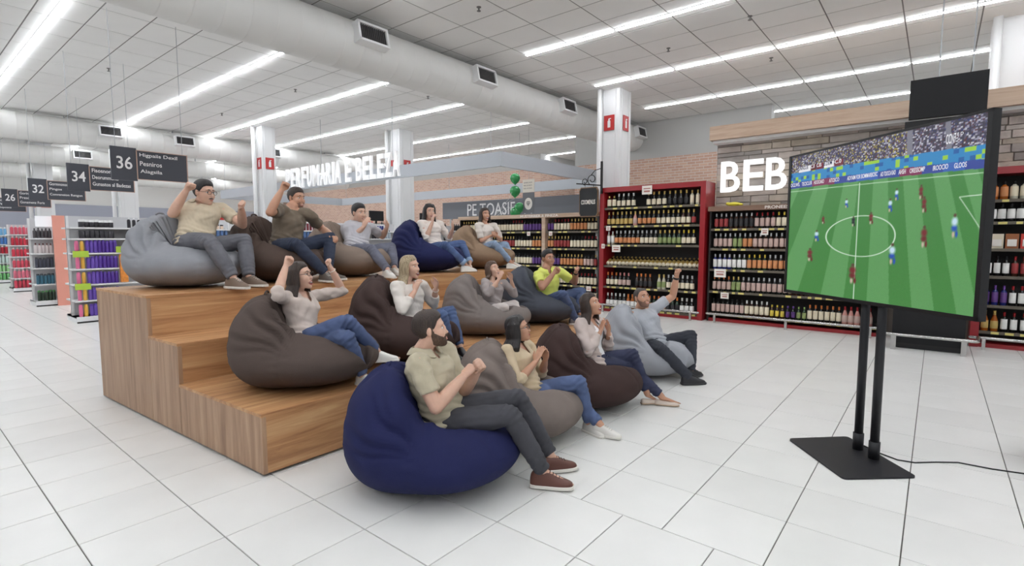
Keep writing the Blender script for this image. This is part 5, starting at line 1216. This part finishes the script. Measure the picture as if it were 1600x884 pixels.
    if neck == 'open':
        ib = MB(); torso(ib, 0.004, -0.12, 2); co, no, fs = remesh(ib, 0.008, 4); q = co-c7
        kp = ~(((q@up) > -0.14*s) & ((q@fwd) > 0.0) & (np.abs(q@lat) < 0.075*s*(1+(q@up)/(0.14*s))))&~((q@up) > -0.03)
        link('top', np_mesh('top', folds(co,no,0.003,40,2), np.array(fs), cloth('white_top',(240,238,240)), keep=kp), root)
    if neck == 'polo':
        cl = MB(); nC = 22; inner, outer, low = [], [], []
        for i in range(nC):
            a = math.radians(np.interp(i/(nC-1), [0,1], [16, 344])); dv = fwd*math.cos(a)*0.92+lat*math.sin(a)
            rr = nr*1.32; fr_ = max(0, math.cos(a))
            pc = c7+fwd*0.012*s-up*(0.010+0.040*fr_)*s
            inner.append(pc+dv*rr+up*0.040*s); outer.append(pc+dv*(rr+0.012*s)+up*0.038*s); low.append(pc+dv*(rr+0.050*s)+up*(0.006-0.046*fr_**2)*s)
        V_ = inner+outer+low; F_ = []
        for i in range(nC-1):
            F_ += [(i,i+1,nC+i+1,nC+i),(nC+i,nC+i+1,2*nC+i+1,2*nC+i)]
        cl.add(V_, F_)
        c2, n2, f2 = evaluate(cl, [('SOLIDIFY', dict(thickness=0.005, offset=0)), ('SUBSURF', dict(levels=1))])
        link('collar', np_mesh('collar', c2, f2, sm), shirt)
        for k in range(2):
            pb = c7+fwd*(0.098*s*gx+ease)-up*(0.115+0.035*k)*s
            MB().ellipsoid(pb, (0.006,)*3, 8, 6).build('button', M_TEETH, shirt, True)
    # ---------------- shoes
    for S in 'LR':
        an, to = J['an'+S], J['to'+S]
        fd = nrm(to-an); fdh = nrm([fd[0],fd[1],0]); pit = o.get('pitch'+S, 0.0)
        pit = (fd[2]/np.hypot(fd[0],fd[1])+0.29) if o.get('air'+S) else pit
        fx = nrm(fdh+np.array([0,0,pit])); fy = np.cross([0,0,1.], fx); fy = nrm(fy); fz = np.cross(fx, fy)
        base = an-fz*0.088*s
        if not o.get('air'+S): base[2] = max(o['g'], min(base[2], o['g']+0.01))
        fl = o.get('shoe','sneaker') == 'flat'
        L_ = 1.0*s*(0.92 if fem else 1.0)
        def sec(tbl):
            out = []
            for x, w, h in tbl:
                ring = []
                for t_ in np.linspace(0, 2*math.pi, 18, endpoint=False):
                    cx, cz = math.cos(t_), math.sin(t_); zz = h*(abs(cz)**0.8) if cz > 0 else 0
                    ring.append(base+fx*x*L_+fy*(w*L_*np.sign(cx)*abs(cx)**0.75)+fz*(0.012*L_+zz*L_))
                out.append(ring)
            return out
        if fl: tb_ = [(-0.072,0.012,0.02),(-0.066,0.026,0.045),(-0.04,0.034,0.050),(0.0,0.035,0.040),(0.06,0.038,0.030),(0.12,0.042,0.034),(0.165,0.034,0.028),(0.19,0.016,0.016)]
        else: tb_ = [(-0.080,0.016,0.04),(-0.074,0.034,0.082),(-0.045,0.043,0.100),(0.0,0.045,0.104),(0.045,0.045,0.092),(0.09,0.047,0.066),(0.14,0.046,0.046),(0.18,0.037,0.036),(0.20,0.018,0.020)]
        sh_ = MB().rings(sec(tb_)); c2, n2, f2 = evaluate(sh_, [('SUBSURF', dict(levels=1))])
        shoe = link('shoe', np_mesh('shoe', c2, f2, o['shoemat']), root)
        so = MB(); R = []
        for zz, gr in ((0,-0.002),(0.003,0.002),(0.018 if not fl else 0.010,0.002),(0.022 if not fl else 0.012,-0.001)):
            ring = []; up_, dn_ = [], []
            for x, w, h in tb_: up_.append((x*1.02, w+gr+0.003)); 
            outl = [(x,w) for x,w in up_]+[(x,-w) for x,w in up_[::-1]]
            R.append([base+fx*x*L_+fy*w*L_+fz*zz*L_ for x,w in outl])
        so.rings(R); so.build('sole', o.get('solemat', M_SOLE), shoe, False)
        if not fl and o.get('laces', 1):
            lc = MB()
            for k in range(4):
                x = 0.05+0.02*k; hh = np.interp(x, [0.045,0.09,0.14], [0.092,0.066,0.046])+0.014
                lc.tube([base+fx*x*L_+fy*0.018*L_*q_+fz*(hh-0.003*abs(q_))*L_ for q_ in (-1,0,1)], 0.0028, 6)
            lc.build('laces', o.get('lacemat', M_LACE), shoe, True)
    if o.get('watch'):
        S = o['watch']; wr, el = J['wr'+S], J['el'+S]; ax = nrm(wr-el)
        MB().tube([wr-ax*0.030, wr-ax*0.008], 0.036*s, 14, round_ends=False).build('wristwatch', mat('watch_black', (30,30,32), 0.4), root, True)
    if o.get('bracelet'):
        S = o['bracelet']; wr, el = J['wr'+S], J['el'+S]; ax = nrm(wr-el); u_ = nrm(np.cross(ax,(0,0,1.))); v_ = np.cross(ax,u_)
        MB().tube([wr-ax*0.02+(u_*math.cos(a)+v_*math.sin(a))*0.031*s for a in np.linspace(0,2*math.pi,16)], 0.004, 6).build('bracelet', mat('bracelet', (222,210,200), 0.3, 0.3), root, True)
    return J, root

U_ = (0,0,1.0)
CL = lambda: {'L': ('flat', U_, 'other'), 'R': ('flat', U_, 'other')}
FI = lambda: {'L': ('fist', None, 'gaze'), 'R': ('fist', None, 'gaze')}
white_sh = mat('shoe_white', (226,222,216), 0.5)
PEOPLE = {
 'F1': ('bearded man in beige polo clasping his hands on the nearest navy bean bag', dict(s=1.0,g=0,vox=0.0055,skin='a',hair='dbrown',style='short',thick=0.011,beard='full',brow='brown',mouth='smile',hands={'L':('grip',None,'other'),'R':('grip',None,'other')},smat=cloth('polo_f1',(186,176,152)),tmat=denim('charcoal',(66,66,72)),sleeve=0.66,neck='polo',shoemat=mat('leather_brown',(96,58,48),0.45),lacemat=mat('lace_brown',(60,38,32),0.7),hy=6,hp=-4)),
 'F2': ('woman in glasses and a beige blouse clapping on the front taupe bean bag', dict(s=.93,fem=1,g=0,vox=0.006,skin='b',hair='black',style='long',len=0.25,wave=0.014,mouth='closed',glasses=1,hands=CL(),smat=cloth('blouse_f2',(206,186,156)),tmat=denim('blue',(84,100,138)),sleeve=1.35,neck='v',ease=0.016,shoemat=white_sh,hp=-6)),
 'F3': ('woman in a pale cardigan and dark blue jeans clapping in the front row', dict(s=.93,fem=1,g=0,vox=0.006,skin='b',hair='dbrown',style='long',len=0.32,mouth='open',hands=CL(),smat=cloth('cardigan_f3',(202,186,180)),tmat=denim('indigo',(48,52,78)),sleeve=1.9,neck='open',ease=0.016,shoe='flat',shoemat=mat('flat_nude',(222,206,194),0.45),solemat=mat('sole_tan',(190,164,140),0.6),hp=2)),
 'F4': ('man in a grey T-shirt raising his left fist, rightmost in the front row', dict(s=1.0,g=0,vox=0.007,skin='b',hair='grey',brow='dbrown',style='short',thick=0.004,buzz=1,hairline=46,beard='stubble',mouth='smile',hands={'L':('fist',None,'gaze'),'R':('grip',None,'down')},smat=cloth('tee_f4',(176,179,186)),tmat=denim('black',(48,51,60)),sleeve=0.65,neck='crew',watch='L',shoemat=mat('shoe_black',(36,36,40),0.5),solemat=mat('sole_black',(44,44,46),0.6),lacemat=mat('lace_black',(30,30,30),0.8))),
 'M1': ('woman in glasses and beige jumper raising both fists on the lowest step', dict(s=.95,fem=1,g=.435,vox=0.006,skin='a',hair='dbrown',style='long',len=0.30,mouth='open',glasses=1,earring=1,hands=FI(),smat=cloth('jumper_m1',(206,191,182)),tmat=denim('mid',(78,92,128)),sleeve=1.25,neck='v',ease=0.014,shoemat=white_sh,laces=0,airR=1,pitchR=-0.05,bracelet='L',hp=4)),
 'M2': ('blonde laughing woman in a cream jumper behind the bearded man', dict(s=.95,fem=1,g=.435,vox=0.006,skin='a',hair='blonde',style='long',len=0.30,mouth='open',hands={'L':('cup',U_,'other'),'R':('cup',U_,'other')},smat=cloth('jumper_m2',(222,214,206)),tmat=denim('mid2',(78,96,134)),sleeve=1.6,neck='crew',ease=0.02,flare=0.02,turnup=0,shoemat=mat('loafer_black',(36,34,38),0.3),solemat=mat('sole_black',(44,44,46),0.6),laces=0,bracelet='L',hp=0)),
 'M3': ('small person in a taupe hoodie and pale trousers clapping high in the middle row', dict(s=.84,fem=1,g=.435,vox=0.006,skin='a',hair='brown',style='long',len=0.17,bun=1,mouth='open',hands={'L':('cup',U_,'other'),'R':('cup',U_,'other')},smat=cloth('hoodie_m3',(160,150,148)),tmat=cloth('trouser_m3',(216,206,202)),sleeve=1.5,neck='v',ease=0.02,shoemat=white_sh,hp=14,hs=1.08)),
 'M4': ('man in a bright yellow polo with raised fists on the charcoal bean bag', dict(s=1.0,g=.435,vox=0.007,skin='c',hair='black',style='short',mouth='smile',hands=FI(),smat=cloth('polo_m4',(220,226,112)),tmat=denim('mid3',(72,86,120)),sleeve=0.66,neck='polo',watch='L',shoemat=mat('shoe_grey',(90,86,90),0.5))),
 'B1': ('man in glasses and beige polo raising both fists in the top row', dict(s=1.05,g=1.115,vox=0.007,skin='a',hair='black',style='short',thick=0.012,mustache=1,mouth='closed',glasses=1,hands=FI(),smat=cloth('polo_b1',(202,187,162)),tmat=denim('grey',(104,104,110)),sleeve=0.66,neck='polo',shoemat=mat('shoe_taupe',(122,104,90),0.7),loose=0.012)),
 'B2': ('man in an olive brown T-shirt raising one fist in the top row', dict(s=1.02,g=1.115,vox=0.007,skin='b',hair='dbrown',style='short',thick=0.009,beard='stubble',mouth='smile',hands={'L':('relax',None,'down'),'R':('fist',None,'gaze')},smat=cloth('tee_b2',(112,99,84)),tmat=denim('navy',(48,56,76)),sleeve=0.7,neck='crew',shoemat=mat('shoe_greybrown',(96,88,82),0.7))),
 'B3': ('smiling man in a pale grey T-shirt clapping in the middle of the top row', dict(s=1.0,g=1.115,vox=0.0075,skin='a',hair='black',style='short',thick=0.015,mouth='smile',hands={'L':('cup',U_,'other'),'R':('cup',U_,'other')},smat=cloth('tee_b3',(192,190,196)),tmat=denim('greyblue',(106,108,122)),sleeve=0.7,neck='crew',shoemat=white_sh)),
 'B4': ('woman with very long black hair on the navy bag of the top row', dict(s=.95,fem=1,g=1.115,vox=0.0075,skin='a',hair='black',style='long',len=0.46,mouth='smile',hands={'L':('cup',U_,'other'),'R':('cup',U_,'other')},smat=cloth('blouse_b4',(234,224,216)),tmat=denim('bright',(78,98,140)),sleeve=1.2,neck='crew',turnup=1,shoemat=white_sh,hy=-10)),
 'B5': ('laughing woman in light jeans at the right end of the top row', dict(s=.93,fem=1,g=1.115,vox=0.0075,skin='b',hair='dbrown',style='long',len=0.27,mouth='open',hands={'L':('cup',None,'other'),'R':('cup',None,'other')},smat=cloth('tee_b5',(220,210,202)),tmat=denim('light',(138,158,184)),sleeve=0.85,neck='crew',shoemat=white_sh,hp=10)),
}
#        bag material, label, yaw deg, offset along facing, scale, height scale
BAGS = {
 'F1': ('navy','navy blue bean bag nearest the camera',-50,-0.05,1.05,0.90),
 'F2': ('taupe','taupe bean bag on the floor beside the navy one',-47,-0.07,0.96,0.98),
 'F3': ('brown','dark brown bean bag on the floor under the woman in the cardigan',-47,-0.07,0.96,1.0),
 'F4': ('lgrey','light grey bean bag on the floor under the man in the grey T-shirt',-60,-0.08,1.0,1.0),
 'M1': ('dtaupe','dark taupe bean bag on the lowest step at the left',-40,0.03,1.05,0.84),
 'M2': ('dbrown','dark brown bean bag on the lowest step under the blonde woman',-50,-0.05,0.98,1.0),
 'M3': ('mtaupe','grey taupe bean bag on the lowest step under the person in the hoodie',-55,-0.06,1.0,0.87),
 'M4': ('char','charcoal bean bag on the lowest step under the man in yellow',-58,-0.08,1.0,0.95),
 'B1': ('grey','mid grey bean bag at the left end of the top step',-60,-0.10,1.0,0.90),
 'B2': ('cbrown','chocolate brown bean bag on the top step beside the grey one',-58,-0.08,1.0,0.92),
 'B3': ('tan','tan bean bag in the middle of the top step',-60,-0.08,1.0,0.88),
 'B4': ('navy2','navy bean bag on the top step under the long-haired woman',-55,-0.08,1.0,0.92),
 'B5': ('sand','sand brown bean bag at the right end of the top step',-57,-0.06,1.0,0.86),
}
for i, (key, (label, o)) in enumerate(PEOPLE.items()):
    J, root = person(key, label, o)
    mn, bl, yw, off, sc_, hs_ = BAGS[key]
    y_ = math.radians(yw); pel = J['pel']
    make_bag('bean_bag', 40+i, BAGM[mn], bl, (pel[0]+math.cos(y_)*off, pel[1]+math.sin(y_)*off, o['g']), y_, sc_, hs_,
        [(J['hp'+S], J['kn'+S], 0.100*o['s'], 0.066*o['s']) for S in 'LR']+[(J['kn'+S], J['kn'+S]+(J['an'+S]-J['kn'+S])*0.8, 0.066*o['s'], 0.05*o['s']) for S in 'LR']+[(J['hpL'], J['hpR'], 0.12*o['s'], 0.12*o['s'])])
# remote in the hand of the man in grey
w4 = np.array(JOINTS['F4'][8]); e4 = np.array(JOINTS['F4'][6]); d4 = nrm(w4-e4)
rm = MB().obox(w4+d4*0.12-np.array([0,0,0.02]), d4*0.065, nrm(np.cross(d4,(0,0,1)))*0.02, nrm(np.cross(np.cross(d4,(0,0,1)),d4))*0.010).build('remote_control', mat('remote', (34,32,34), 0.4))
tag(rm, 'small black remote held by the man in the grey T-shirt', 'remote control')
bpy.data.scenes.remove(TMP)
